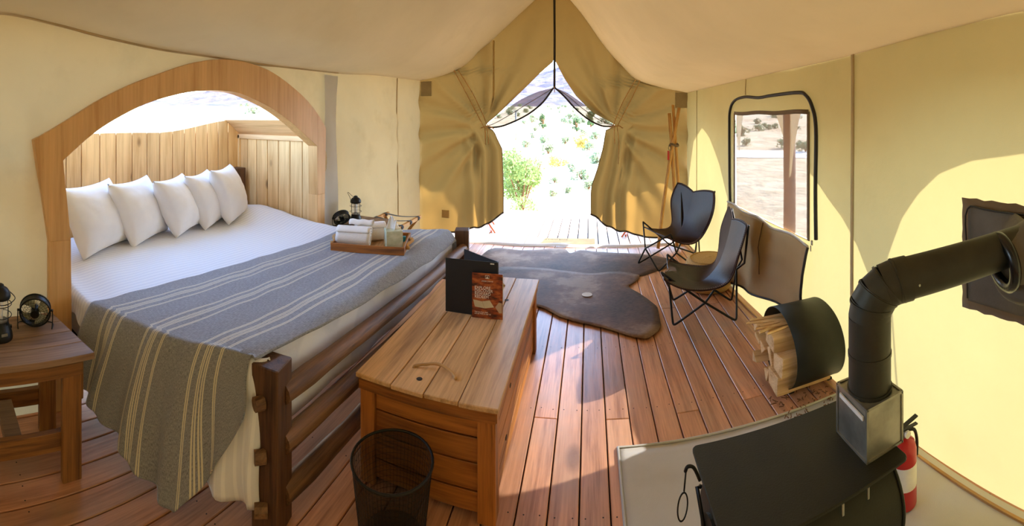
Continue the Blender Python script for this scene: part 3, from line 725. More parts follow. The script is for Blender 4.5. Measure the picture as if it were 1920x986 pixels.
# ------------------------------------------------------------------ storage chest
CX0, CX1, CY0, CY1, CH = -.955, -.335, 1.555, 2.86, .46
ch = thing('storage_chest', 'long honey pine chest with planked lid and rope handles at the bed foot', 'chest', ((CX0+CX1)/2, (CY0+CY1)/2, 0))
W, Dp = CX1-CX0, CY1-CY0
lw4 = [.17, .145, .145, .16]; xx = -W/2
for i, wd in enumerate(lw4):
    l = MB().box((xx+wd/2, random.uniform(-.004, .004), CH-.011), (wd-.004, Dp-.006, .02), bev=.003).build('lid_plank', M['chesttop'], ch); xx += wd
MB().box((0, 0, CH-.032), (W-.05, Dp-.05, .02)).box((0, -Dp/2+.022, CH-.045), (W-.03, .018, .046)).box((0, Dp/2-.022, CH-.045), (W-.03, .018, .046)).build('lid_frame', M['chestx'], ch)
MB().box((-W/2+.02, 0, CH-.045), (.018, Dp-.04, .046)).box((W/2-.02, 0, CH-.045), (.018, Dp-.04, .046)).build('lid_frame', M['chesty'], ch)
for sx_ in (-1, 1):
    for sy in (-1, 1):
        MB().box((sx_*(W/2-.055), sy*(Dp/2-.028), .197), (.066, .022, .394), bev=.002).box((sx_*(W/2-.028), sy*(Dp/2-.055), .197), (.02, .07, .394), bev=.002).build('corner_post', M['chestz'], ch)
for sy in (-1, 1):
    for (z, h) in ((.352, .078), (.262, .096), (.158, .106), (.062, .08)): MB().box((0, sy*(Dp/2-.045), z), (W-.10, .018, h-.004), bev=.002).build('side_plank', M['chestx'], ch)
for sx_ in (-1, 1):
    for (z, h) in ((.352, .078), (.262, .096), (.158, .106), (.062, .08)): MB().box((sx_*(W/2-.042), 0, z), (.018, Dp-.10, h-.004), bev=.002).build('side_plank', M['chesty'], ch)
MB().box((0, 0, .03), (W-.1, Dp-.1, .02)).build('bottom', M['chestx'], ch)
for yy, s_ in ((-Dp/2+.16, 1), (Dp/2-.13, -1)):
    MB().tube(catmull([(-.10, yy-.01, CH-.003), (-.09, yy, CH+.006), (0.0, yy+.02, CH+.02), (.07, yy+.0, CH+.012), (.10, yy-.03, CH+.004)], 6), .0062, 8, jit=.4).build('rope_handle', M['rope'], ch, True)
for (kx, ky) in ((-.045, -Dp/2+.085), (.155, Dp/2-.36)):
    MB().lathe([(.013, 0), (.0, .001)], (kx, ky, CH), 12, True, False).build('knot', M['ink'], ch)
for (yy, z) in ((-.25, .30), (-.35, .13), (.1, .37)):
    MB().box((W/2-.032, yy, z), (.004, .02, .012)).build('knot', M['ink'], ch)

# binder and brochure standing on the chest
bi = thing('ring_binder', 'open black binder standing upright on the wooden chest', 'binder', (-.795, 2.27, CH))
MB().box((.148, 0, .15), (.296, .004, .30), bev=.001).build('front_cover', M['black'], bi)
a_ = math.atan2(.185, -.26); R2 = rotz(a_)
MB().box(tuple(Vector((.298, .012, .15))+R2 @ Vector((.15, 0, 0))), (.30, .004, .30), R2, bev=.001).build('back_cover', M['black'], bi)
MB().box((.299, .007, .15), (.006, .018, .30), bev=.001).build('spine', M['black'], bi)
MB().box((.14, .012, .148), (.27, .006, .285)).build('pages', M['paper'], bi)
MB().box((.27, -.0025, .29), (.022, .001, .006)).build('label_strip', M['paper'], bi)
def text(s, size, loc, parent, mat, rot=(PI/2, 0, 0), name='lettering', align='LEFT', ext=.0004):
    cu = bpy.data.curves.new(name, 'FONT'); cu.body = s; cu.size = size; cu.extrude = ext; cu.offset = 0; cu.align_x = align; cu.space_line = .92
    o = bpy.data.objects.new(name, cu); C.objects.link(o); dg = bpy.context.evaluated_depsgraph_get()
    me = bpy.data.meshes.new_from_object(o.evaluated_get(dg)); bpy.data.objects.remove(o); me.name = name
    me.materials.clear(); me.materials.append(mat); m = bpy.data.objects.new(name, me); C.objects.link(m); m.parent = parent; m.location = loc; m.rotation_euler = rot; return m
br = thing('brochure', 'small brown brochure reading EXPLORE DISCOVER REWARD REDEEM leaning on the black binder', 'brochure', (-.632, 2.245, CH), .05)
W2, H2 = .168, .243
mb = MB().box((W2/2, 0, H2/2), (W2, .007, H2))
mb.build('cover', M['cover'], br, uvf=lambda i: (mb.v[i][0]*5, mb.v[i][2]*5))
MB().box((W2/2+.0015, .002, H2/2), (W2, .005, H2-.002)).build('pages', M['paper'], br)
lt = plain('cream_print', 'e6dcc8', .6)
for i, s_ in enumerate(('EXPLORE', 'DISCOVER', 'REWARD', 'REDEEM')): text(s_, .0215, (.014, -.0042, .158-.0165*i), br, lt)
text('UNDER CANVAS', .0085, (W2/2, -.0042, .199), br, lt, align='CENTER')
text('Visit any front desk\nand say hello to sign up', .0095, (.014, -.0042, .030), br, lt)
MB().box((W2/2, -.0042, .2165), (.020, .0006, .0015)).box((W2/2, -.0042, .2335), (.020, .0006, .0015)).box((W2/2-.01, -.0042, .225), (.0015, .0006, .018)).box((W2/2+.01, -.0042, .225), (.0015, .0006, .018)).add([(W2/2-.006, -.0046, .218), (W2/2+.006, -.0046, .218), (W2/2, -.0046, .231)], [(0, 1, 2)]).build('tent_emblem', lt, br)
MB().add([(.006, -.0045, .098), (.055, -.0045, .092), (.07, -.0045, .055), (.016, -.0045, .060)], [(0, 1, 2, 3)]).add([(.056, -.0045, .092), (.098, -.0045, .100), (.122, -.0045, .064), (.071, -.0045, .055)], [(0, 1, 2, 3)]).build('printed_open_book', plain('printed_page', 'c9b890', .5), br)
MB().add([(.128, -.0045, .065), (.148, -.0045, .092), (.165, -.0045, .088), (.165, -.0045, .035), (.15, -.0045, .034)], [(0, 1, 2, 3, 4)]).build('printed_cup', plain('printed_cup_tone', 'b89a78', .5), br)

# ------------------------------------------------------------------ wire waste bin
wb = thing('waste_bin', 'black wire mesh waste bin on the floor in front of the chest', 'waste bin', (-.695, 1.395, 0))
def binw(u, v): a = u*2*PI; r = .115+.033*v; return (r*math.cos(a), r*math.sin(a), .004+.296*v)
MB().grid(binw, 48, 8).build('mesh_wall', M['wiremesh'], wb, True)
g = MB()
for q in range(60):
    a = q*2*PI/60; g.tube([(.116*math.cos(a), .116*math.sin(a), .005), (.1485*math.cos(a), .1485*math.sin(a), .298)], .0006, 3, caps=False)
for q in range(14):
    z = .01+.29*q/14; r = .1155+.033*z/.3; g.tube([(r*math.cos(a), r*math.sin(a), z) for a in [i*2*PI/32 for i in range(32)]], .0006, 3, closed=True)
tag(g.build('wires', M['blackmetal'], wb), kind='stuff')
MB().tube([(.149*math.cos(a), .149*math.sin(a), .3) for a in [i*2*PI/40 for i in range(40)]], .005, 8, closed=True).build('rim', M['blackmetal'], wb, True)
MB().lathe([(.116, .0), (.116, .012), (.0, .012)], (0, 0, 0), 40, True, False).build('base', M['blackmetal'], wb)

# ------------------------------------------------------------------ nightstands
def nightstand(loc, rz, w, d, h, label, slant=0.0, grp=None):
    t = thing('nightstand', label, 'nightstand', loc, rz, grp)
    # local: x depth into the room (0 = wall), y along the wall (0..w)
    n = 4; pw = d/n
    for i in range(n):
        x0, x1 = i*pw+.0015, (i+1)*pw-.0015
        poly = [(x0, 0), (x1, 0), (x1, w-slant*(1-x1/d)), (x0, w-slant*(1-x0/d))]
        MB().prism(poly, 'Z', h-.028, h).build('top_plank', M['table'], t, bevel=.002)
    for x in (d-.045, .045):
        MB().box((x, w/2-.01, h-.065), (.03, w-.07, .07), bev=.002).build('apron', M['tablerail'], t)
    for (x, y) in ((d-.05, w-.09), (d-.05, .09), (.06, w-.11), (.06, .09)):
        MB().box((x, y, (h-.03)/2), (.034, .085, h-.03), bev=.003).build('leg', M['tableleg'], t)
        if x > .2: MB().box((x-.03, y+(.02 if y > w/2 else -.02), h-.13), (.03, .085, .2), bev=.003).build('leg_block', M['tableleg'], t)
    for x in (d-.055, .06): MB().box((x-.018, w/2, .165), (.03, w-.18, .08), bev=.002).build('stretcher', M['tablerail'], t)
    MB().box((d/2, w*.45, .165), (d-.14, .075, .035), bev=.002).build('cross_brace', M['table'], t)
    return t
nightstand((-2.105, .14, 0), -.03, .60, .425, .55, 'reclaimed wood nightstand on the near side of the bed', .07, 'nightstands beside the bed')
nightstand((-2.12, 3.01, 0), 0, .54, .40, .60, 'reclaimed wood nightstand on the far side of the bed, mostly hidden', 0, 'nightstands beside the bed')

def lantern(loc, rz, label, up):
    t = thing('camping_lantern', label, 'lantern', loc, rz, 'black camping lanterns')
    MB().lathe([(.058, 0), (.060, .01), (.056, .03), (.046, .055), (.040, .07), (.040, .08)], n=24).build('base', M['blackmetal'], t, 'auto')
    MB().lathe([(.034, .08), (.036, .09), (.036, .17), (.034, .18)], n=20, capb=False, capt=False).build('glass_globe', M['glass'], t, True)
    MB().lathe([(.014, .08), (.014, .165), (.008, .17)], n=12).build('candle_light', M['label'], t, True)
    MB().lathe([(.046, .18), (.050, .19), (.048, .205), (.036, .222), (.020, .232), (.018, .240), (.008, .246)], n=24).build('cap', M['blackmetal'], t, 'auto')
    g = MB()
    for q in range(4): a = q*PI/2+.4; g.tube(catmull([(.044*math.cos(a), .044*math.sin(a), .07), (.052*math.cos(a), .052*math.sin(a), .1), (.052*math.cos(a), .052*math.sin(a), .16), (.046*math.cos(a), .046*math.sin(a), .19)], 4), .0017, 5)
    for z in (.105, .155): g.tube([(.053*math.cos(a), .053*math.sin(a), z) for a in [i*2*PI/28 for i in range(28)]], .002, 5, closed=True)
    g.build('wire_guard', M['blackmetal'], t, True)
    if up: MB().tube(catmull([(.0, -.045, .2), (.0, -.06, .24), (.0, -.078, .275), (.012, -.075, .28), (.02, -.05, .255), (.02, -.01, .225)], 5), .0022, 6).build('handle', M['blackmetal'], t, True)
    else: MB().tube(catmull([(.0, -.05, .2), (.035, -.06, .18), (.06, -.0, .17), (.035, .06, .18), (0, .05, .2)], 5), .0022, 6).build('handle', M['blackmetal'], t, True)
    MB().box((.055, .0, .035), (.006, .03, .012), bev=.001).build('switch_plate', M['galv'], t)
    MB().lathe([(.008, 0), (.008, .012)], (0, .0, 0), 10).build('knob', M['blackmetal'], t).location = (-.01, .056, .03)
    return t
def fan(loc, rz, label, tilt=.25):
    t = thing('desk_fan', label, 'fan', loc, rz, 'small black desk fans')
    Rt = Matrix.Rotation(tilt, 3, 'X'); c = Vector((0, 0, .082))
    def P(x, y, z): return tuple(c+Rt @ Vector((x, y, z)))   # fan axis along local -y
    R_ = .072
    g = MB().tube([P(R_*math.cos(a), -.018, R_*math.sin(a)) for a in [i*2*PI/36 for i in range(36)]], .0042, 6, closed=True)
    g.tube([P(R_*math.cos(a), .018, R_*math.sin(a)) for a in [i*2*PI/36 for i in range(36)]], .0042, 6, closed=True); g.grid(lambda u, v: P(R_*math.cos(u*2*PI), -.018+.036*v, R_*math.sin(u*2*PI)), 36, 1); g.build('cage_rim', M['blackmetal'], t, True)
    g = MB()
    for q in range(28):
        a = q*2*PI/28; g.tube([P(R_*math.cos(a), -.018, R_*math.sin(a)), P(.05*math.cos(a+.15), -.030, .05*math.sin(a+.15)), P(.016*math.cos(a+.3), -.032, .016*math.sin(a+.3))], .0009, 3)
    for r in (.03, .045, .058): g.tube([P(r*math.cos(a), -.029, r*math.sin(a)) for a in [i*2*PI/28 for i in range(28)]], .0009, 3, closed=True)
    g.build('front_grille', M['blackmetal'], t)
    g = MB()
    for q in range(20): a = q*2*PI/20; g.tube([P(R_*math.cos(a), .018, R_*math.sin(a)), P(.016*math.cos(a+.3), .026, .016*math.sin(a+.3))], .0009, 3)
    g.build('rear_grille', M['blackmetal'], t)
    MB().add([P(.020*math.cos(a), -.034, .020*math.sin(a)) for a in [i*2*PI/20 for i in range(20)]]+[P(.02*math.cos(a), .02, .02*math.sin(a)) for a in [i*2*PI/20 for i in range(20)]], [tuple(range(20)), tuple(range(20, 40))]+[(i, (i+1) % 20, 20+(i+1) % 20, 20+i) for i in range(20)]).build('hub', M['blackmetal'], t, 'auto')
    bl = plain('glossy_fan_blade', 'a8a690', .25)
    for q in range(4):
        a0 = q*PI/2+.5
        MB().grid(lambda u, v: P((.018+.044*v)*math.cos(a0+(u-.5)*(.7+.5*v)), -.008+.016*(u-.5), (.018+.044*v)*math.sin(a0+(u-.5)*(.7+.5*v))), 6, 5).build('blade', bl, t, True, .0012)
    MB().tube(catmull([(-.082, 0, .085), (-.083, 0, .04), (-.08, -.02, .004), (-.08, .045, .003), (0, .06, .003), (.08, .045, .003), (.08, -.02, .004), (.083, 0, .04), (.082, 0, .085)], 5), .0028, 6).tube([(-.086, 0, .082), (-.07, 0, .082)], .006, 8).tube([(.086, 0, .082), (.07, 0, .082)], .006, 8).build('stand', M['blackmetal'], t, True)
    return t
lantern((-1.905, .365, .55), .2, 'black wire-guarded camping lantern at the picture edge on the near nightstand', False)
fan((-1.955, .545, .551), 1.25, 'small round black desk fan on the near nightstand', .2)
lantern((-2.0, 3.28, .60), -.6, 'black wire-guarded camping lantern with raised handle behind the rolled towels', True)
fan((-2.03, 3.09, .601), 1.0, 'small black desk fan tilted upward beside the far arch post', .65)

# ------------------------------------------------------------------ luggage rack
lr = thing('luggage_rack', 'folding wooden luggage rack with black webbing straps in the far corner', 'luggage rack', (-1.93, 3.88, 0))
for sg in (-1, 1):
    MB().box((sg*.19, 0, .50), (.03, .56, .035), bev=.003).build('rail', M['stick'], lr)
    for y in (-.2, .2):
        a = math.atan2(.36, .48); MB().box((0, y+.016*sg, .25), (.03, .018, .60), Matrix.Rotation(sg*a, 3, 'Y'), bev=.002).build('leg', M['stick'], lr)
for y in (-.2, 0, .2):
    MB().grid(lambda u, v: ((u-.5)*.40, y+(v-.5)*.045, .522-.018*math.sin(u*PI)), 10, 1).tube([(-.19, y-.02, .5), (-.19, y+.02, .5)], .024, 8).tube([(.19, y-.02, .5), (.19, y+.02, .5)], .024, 8).build('strap', M['strap'], lr)

# ------------------------------------------------------------------ cowhide rugs
def rug(name, pts, z, label, spot=None):
    P = catmull([(x, y, 0) for x, y in pts], 5, True); c = sum(P, Vector())/len(P); mb = MB(); n = len(P); R_ = 10
    for k in range(1, R_+1):
        for i, p in enumerate(P):
            q = c+(p-c)*(k/R_)*(1+(.035*nz(p.x*5, p.y*5, 2)+.02*nz(p.x*14, p.y*14, 2))*(k/R_)**3); mb.v.append((q.x, q.y, z+.006*max(0, nz(q.x*4, q.y*4, 1))+.003*(k < R_-1)))
    mb.v.append((c.x, c.y, z+.004))
    for k in range(R_-1):
        for i in range(n): mb.f.append((k*n+i, k*n+(i+1) % n, (k+1)*n+(i+1) % n, (k+1)*n+i))
    for i in range(n): mb.f.append((n*R_, (i+1) % n, i))
    o = mb.build(name, M['hide'], None, True, .005); tag(o, label, 'rug')
    return o
r1 = rug('cowhide_rug', [(-1.20, 4.62), (-1.10, 4.93), (-.75, 4.90), (-.45, 5.0), (-.29, 5.0), (-.22, 4.86), (-.1, 4.96), (.1, 4.90), (.40, 4.84), (.75, 4.70), (.92, 4.45), (.70, 4.25), (.42, 4.1), (.1, 4.02), (-.35, 4.05), (-.8, 4.15), (-1.15, 4.30)], .006, 'pale grey-brown cowhide lying nearest the open doorway')
r2 = rug('cowhide_rug', [(-.95, 4.25), (-.5, 4.32), (0, 4.2), (.25, 4.24), (.47, 4.14), (.44, 3.98), (.36, 3.85), (.47, 3.62), (.55, 3.35), (.50, 3.08), (.43, 2.95), (.33, 2.95), (.21, 3.04), (.05, 3.14), (-.23, 3.28), (-.38, 3.42), (-.6, 3.55), (-.85, 3.75), (-1.0, 4.0)], .017, 'dark brown cowhide reaching toward the chest, one white spot on it')
MB().lathe([(.045, 0), (.0, .0)], (0, 0, 0), 14, False, False).build('white_spot', plain('white_hair', 'cfc4b4', .9), r2).location = (-.02, 3.67, .0275)

# ------------------------------------------------------------------ butterfly chairs
def butterfly(label, tips, feet, cen, seed):
    """tips: F1,F2,B1,B2 world; feet the same order; cen: list of centre-line points front->back"""
    o = (tips[0][0]+tips[3][0])/2, (tips[0][1]+tips[3][1])/2, 0
    t = thing('butterfly_chair', label, 'chair', o, 0, 'leather butterfly chairs')
    Lc = lambda p: Vector((p[0]-o[0], p[1]-o[1], p[2]))
    F1, F2, B1, B2 = [Lc(p) for p in tips]; f1, f2, b1, b2 = [Lc((*p, .011)) for p in feet]
    cc = catmull([Lc(p) for p in cen], 10); 
    mid = (F1+F2+B1+B2)/4
    def edgec(A, B):
        m1 = A.lerp(B, .32); m2 = A.lerp(B, .68); inw = (cc[len(cc)//2]-(A+B)/2); h = Vector((inw.x, inw.y, 0))
        m1.z = A.z-.085; m2.z = A.z-.06; m3 = m2.lerp(B, .5); m3.z = A.z+(B.z-A.z)*.44
        return catmull([A, m1+h*.15, m2+h*.40, m3+h*.08, B], 14)
    cF, cB = (F1+F2)/2, (B1+B2)/2
    G1, G2 = [cF+(p-cF)*1.28+(p-q)*.07 for p, q in ((F1, B1), (F2, B2))]; H1, H2 = [cB+(p-cB)*1.36+(p-q)*.13 for p, q in ((B1, F1), (B2, F2))]
    E1, E2 = edgec(G1, H1), edgec(G2, H2)
    def at(P, v): x = max(0, min(1, v))*(len(P)-1); i = min(len(P)-2, int(x)); return P[i].lerp(P[i+1], x-i)
    def S(u, v):
        c = at(cc, v); e = at(E1 if u < 0 else E2, v); w_ = abs(u)**1.7; return c.lerp(e, w_)
    KQ = .34
    def f(a, b_):
        u, v = 2*a-1, 2*b_-1; return tuple(S(u*math.sqrt(1-KQ*v*v), .5+.5*v*math.sqrt(1-KQ*u*u)))
    MB().grid(f, 36, 40).build('leather_sling', M['leather'], t, True, .006, offset=0)
    per = [(i/24, 0) for i in range(24)]+[(1, i/30) for i in range(30)]+[(1-i/24, 1) for i in range(24)]+[(0, 1-i/30) for i in range(30)]
    rim = [Vector(f(*p)) for p in per]; inner = [Vector(f(.5+(p[0]-.5)*.955, .5+(p[1]-.5)*.965)) for p in per]
    MB().tube(rim, .0062, 6, closed=True).build('edge_piping', M['leather'], t, True)
    g = MB()
    for i in range(len(rim)):
        for q_ in (0, .5):
            j = (i+1) % len(rim); g.tube([rim[i].lerp(rim[j], q_)+Vector((0, 0, .005)), inner[i].lerp(inner[j], q_)+Vector((0, 0, .005))], .0022, 4)
    tag(g.build('lacing', M['thread'], t), kind='stuff')
    # four bent rods: each rises from its foot through two welded crossings to two tips
    bd = (B1+B2-F1-F2); bd.z = 0; bd.normalize(); up = Vector((0, 0, 1))
    Xn, Xf = (f2+b2)/2+up*.16, (f1+b1)/2+up*.16; Xfr, Xb = (f1+f2)/2+up*.20-bd*.03, (b1+b2)/2+up*.33+bd*.02
    tip = {'F1': F1.lerp(mid, .16)-bd*.01-up*.055, 'F2': F2.lerp(mid, .16)-bd*.01-up*.055, 'B1': B1.lerp(mid, .14)+bd*.078-up*.05, 'B2': B2.lerp(mid, .14)+bd*.078-up*.05}
    for (P, X1, K, X2, Q) in (('F1', Xfr, f2, Xn, 'B1'), ('F2', Xn, b2, Xb, 'B1'), ('F2', Xfr, f1, Xf, 'B2'), ('F1', Xf, b1, Xb, 'B2')):
        def lg(X): return [X, K.lerp(X, .45), K.lerp(X, .2)]
        a_, b_ = lg(X1), lg(X2); bend = catmull(a_+[K.lerp((a_[2]+b_[2])/2, .25)]+b_[::-1], 4)
        bend = [Vector((q_.x, q_.y, max(.0085, q_.z))) for q_ in bend]
        MB().tube([tip[P], tip[P].lerp(X1, .85)]+bend+[tip[Q].lerp(X2, .85)+bd*.05*(Q[0] == 'B'), tip[Q]], .0085, 8).build('frame_rod', M['blackmetal'], t, True)
    return t
butterfly('dark leather butterfly chair standing beside the pouf, nearer of the two',
    [(.60, 3.42, .47), (.47, 2.97, .465), (1.11, 3.34, .885), (1.055, 2.77, .865)], [(.70, 3.52), (.614, 3.087), (1.17, 3.38), (1.09, 3.03)],
    [(.60, 3.18, .40), (.70, 3.14, .345), (.83, 3.1, .315), (.95, 3.06, .44), (1.02, 3.05, .62), (1.06, 3.05, .78)], 1)
butterfly('dark leather butterfly chair standing in the corner by the tied wooden poles',
    [(.53, 4.58, .45), (.78, 4.0, .44), (.955, 4.68, .90), (1.22, 4.06, .885)], [(.51, 4.46), (.69, 4.2), (1.22, 4.62), (1.07, 4.3)],
    [(.68, 4.30, .37), (.76, 4.32, .32), (.88, 4.35, .30), (.99, 4.38, .43), (1.06, 4.4, .60), (1.10, 4.42, .755)], 2)

# pouf
pf = thing('rattan_pouf', 'round coiled rattan pouf behind the nearer leather chair', 'pouf', (1.075, 3.74, 0))
prof = []
for i in range(27):
    a = -PI/2+PI*i/26; r = .17+.05*math.cos(a)**.8 if math.cos(a) > 0 else .17; prof.append((r+.003*(i % 2), .14+.13*math.sin(a)))
prof = [(.0, .01)]+prof+[(r+.003*(k % 2), .27+.012*(1-r/.17)) for k, r in enumerate([.155, .14, .125, .11, .095, .08, .065, .05, .035, .02])]+[(.0, .285)]
MB().lathe(prof, n=40, capb=False, capt=False).build('coiled_body', M['rattan'], pf, True)
MB().tube([(.171*math.cos(a), .171*math.sin(a), .272) for a in [i*2*PI/40 for i in range(40)]], .006, 6, closed=True).build('coil_edge', M['rattan'], pf, True)

# wooden poles tied together in the corner
def stick(pts, r, label):
    P = catmull(pts, 5); c = Vector(pts[0]); o = MB().tube([p-c for p in P], r, 9, jit=.12).build('wooden_pole', M['stick'], None, True); o.location = c
    return tag(o, label, 'pole', 'wooden poles tied together in the corner')
stick([(.80, 4.92, .02), (.92, 4.97, .85), (1.075, 5.03, 1.665)], .02, 'longest slanting wooden pole crossing in front of the two upright ones')
stick([(1.10, 4.98, .02), (1.055, 5.01, .85), (1.005, 5.06, 1.70)], .018, 'upright wooden pole topmost of the tied bundle')
stick([(1.03, 4.95, .02), (1.00, 4.99, .85), (.955, 5.03, 1.60)], .021, 'shorter thick upright wooden pole of the tied bundle')
bt = thing('pole_strap', 'khaki strap with a metal ring binding the wooden poles', 'strap', (1.005, 5.0, 1.22))
MB().tube([(.05*math.cos(a), .035*math.sin(a)-.0, .012*math.sin(a*2)) for a in [i*2*PI/16 for i in range(16)]], .014, 6, closed=True).build('webbing', M['binding'], bt, True)
MB().tube([(-.055+.018*math.cos(a), -.03, -.03+.03*math.sin(a)) for a in [i*2*PI/14 for i in range(14)]], .003, 5, closed=True).build('ring', M['blackmetal'], bt, True)
MB().box((-.075, -.035, -.12), (.022, .006, .11), bev=.002).build('red_tag', M['red'], bt)

# ------------------------------------------------------------------ stove corner
hm = MB().grid(lambda u, v: (.128+(xw(-.6+2.6*v)-.14)*u, -.6+2.6*v, .004+.004*nz(u*5, v*7, 3)), 30, 40).build('hearth_mat', M['mat'], None, True, .003, offset=1)
tag(hm, 'pale canvas hearth mat with hemmed edges under the wood stove', 'mat')
MB().tube([(.135, -.59, .008), (.135, .7, .008), (.135, 1.99, .008), (.7, 1.993, .008), (1.36, 1.99, .008)], .006, 6).build('hem', M['whiteflap'], hm, True)
sv = thing('wood_stove', 'olive-black sheet steel camp stove with a flat top and galvanised box', 'stove', (.55, 1.035, .01))
PX0, PX1, PY0, PY1, PZ = .292, .815, .875, 1.2, .6
sl_ = lambda x, y, z: (x-.55, y-1.035, z-.01)
def rrect(x0, x1, y0, y1, r, n=4):
    out = []
    for cx, cy, a0 in ((x1-r, y1-r, 0), (x0+r, y1-r, 90), (x0+r, y0+r, 180), (x1-r, y0+r, 270)):
        for k in range(n+1): a = math.radians(a0+90*k/n); out.append((cx+r*math.cos(a)-.55, cy+r*math.sin(a)-1.035))
    return out
MB().prism(rrect(PX0, PX1, PY0, PY1, .018), 'Z', PZ-.019, PZ-.010).build('top_plate', M['stove'], sv, bevel=.002)
mb = MB()
def bodyp(u, v):
    a = u*2*PI; x = .315+.49*v; return sl_(x, 1.037+.150*math.cos(a), .435+.148*math.sin(a)*(1 if math.sin(a) < 0 else 1.0))
mb.grid(bodyp, 40, 6); mb.build('firebox', M['stove'], sv, True)
for x, nm in ((.315, 'end_face'), (.805, 'end_face')):
    MB().add([sl_(x, 1.037+.15*math.cos(q*PI/20), .435+.148*math.sin(q*PI/20)) for q in range(40)], [tuple(range(40))]).build('end_face', M['stove'], sv)
MB().tube([sl_(.805, 1.037+.152*math.cos(q*PI/20), .435+.15*math.sin(q*PI/20)) for q in range(40)], .005, 6, closed=True).build('end_seam', M['stove'], sv, True)
dr = MB().add([sl_(.306, 1.03+.10*math.cos(q*PI/14), .425+.095*math.sin(q*PI/14)) for q in range(28)]+[sl_(.314, 1.03+.10*math.cos(q*PI/14), .425+.095*math.sin(q*PI/14)) for q in range(28)], [tuple(range(28)), tuple(range(28, 56))]+[(i, (i+1) % 28, 28+(i+1) % 28, 28+i) for i in range(28)]).build('door', M['stove'], sv)
MB().tube([sl_(.303, 1.14, .53), sl_(.29, 1.125, .545), sl_(.30, 1.10, .47), sl_(.302, 1.09, .44)], .006, 6).build('latch', M['blackmetal'], dr, True)
MB().box(sl_(.298, 1.05, .42), (.012, .016, .09)).box(sl_(.298, 1.02, .41), (.012, .008, .11)).build('draught_slot', M['blackmetal'], dr)
hx, hy, hz = .262, 1.145, .575
q = MB().tube(catmull([sl_(.30, 1.13, .555), sl_(.285, 1.14, .585), sl_(.268, 1.142, .59), sl_(.262, 1.145, .575)], 4), .005, 6).tube([sl_(.264, 1.144, .582), sl_(.255, 1.13, .535)], .0025, 6)
q.tube([sl_(.250+.016*math.cos(a), 1.125+.010*math.cos(a), .498+.037*math.sin(a)) for a in [i*2*PI/24 for i in range(24)]], .0022, 6, closed=True); q.build('wire_ring_handle', M['blackmetal'], sv, True)
for (x, y) in ((.40, .95), (.40, 1.12), (.74, .95), (.74, 1.12)):
    MB().tube([sl_(x, y, .32), sl_(x+(.04 if x > .5 else -.04), y+(-.04 if y < 1 else .04), .012)], .011, 8).build('leg', M['blackmetal'], sv, True)
for (x, z) in ((.60, .575), (.68, .575)): MB().box(sl_(x, .888, z-.01), (.007, .006, .03), bev=.001).build('hook', M['galv'], sv)
# box
bx = MB().box(sl_(.773, 1.004, .673), (.128, .146, .146), bev=.002).build('flue_box', M['galv'], sv)
g = MB()
for (x, y) in ((.709, .931), (.837, .931), (.709, 1.077), (.837, 1.077)): g.box(sl_(x, y, .673), (.007, .007, .15))
for y in (.931, 1.077): g.box(sl_(.773, y, .746), (.13, .007, .007)).box(sl_(.773, y, .602), (.13, .007, .007))
for x in (.709, .837): g.box(sl_(x, 1.004, .746), (.007, .148, .007)).box(sl_(x, 1.004, .602), (.007, .148, .007))
g.build('box_edges', M['galv'], bx)
MB().box(sl_(.704, 1.0, .722), (.004, .115, .012), Matrix.Rotation(.06, 3, 'X')).build('damper_slot', M['label'], bx)
# pipe as its own thing
sp_ = thing('stove_pipe', 'dark stove pipe with a segmented elbow running from the galvanised box through the wall', 'stove pipe', (.775, 1.004, .746))
R_ = .0635
MB().tube([(0, 0, 0), (0, 0, .215)], R_, 28).build('upright_pipe', M['pipe'], sp_, 'auto')
for (za, zb, rx) in ((.10, .112, .002), (0, .01, .004)): MB().tube([(0, 0, za), (0, 0, zb)], R_+rx, 28).build('crimped_ring', M['pipe'], sp_, 'auto')
dirh = Vector((1.27-.80, .755-.99, .075)).normalized()
el = [Vector((0, 0, .195)), Vector((0, 0, .218))]
ctr = []
for k, a in enumerate((0, 22.5, 45, 67.5, 90)):
    r = math.radians(a); p = Vector((0, 0, .215))+dirh*(.085*(1-math.cos(r)))+Vector((0, 0, .085*math.sin(r))); ctr.append(p)
for k in range(4):
    a, b = ctr[k], ctr[k+1]; t_ = (b-a).normalized()
    MB().tube([a-t_*.008, b+t_*.008], R_+.0015*(k % 2), 28).build('elbow_segment', M['pipe'], sp_, 'auto')
    MB().tube([b-t_*.002, b+t_*.004], R_+.0045, 28).build('elbow_ridge', M['pipe'], sp_, 'auto')
e = ctr[-1]
MB().tube([e-dirh*.005, e+dirh*.035], R_+.003, 28).build('pipe_collar', M['pipe'], sp_, 'auto')
MB().tube([e, e+dirh*.62], R_-.001, 28).build('horizontal_pipe', M['pipe'], sp_, 'auto')
MB().tube([e+dirh*.02+Vector((0, -.066, -.0)), e+dirh*.02+Vector((0, -.071, 0))], .004, 8).build('rivet', M['galv'], sp_)
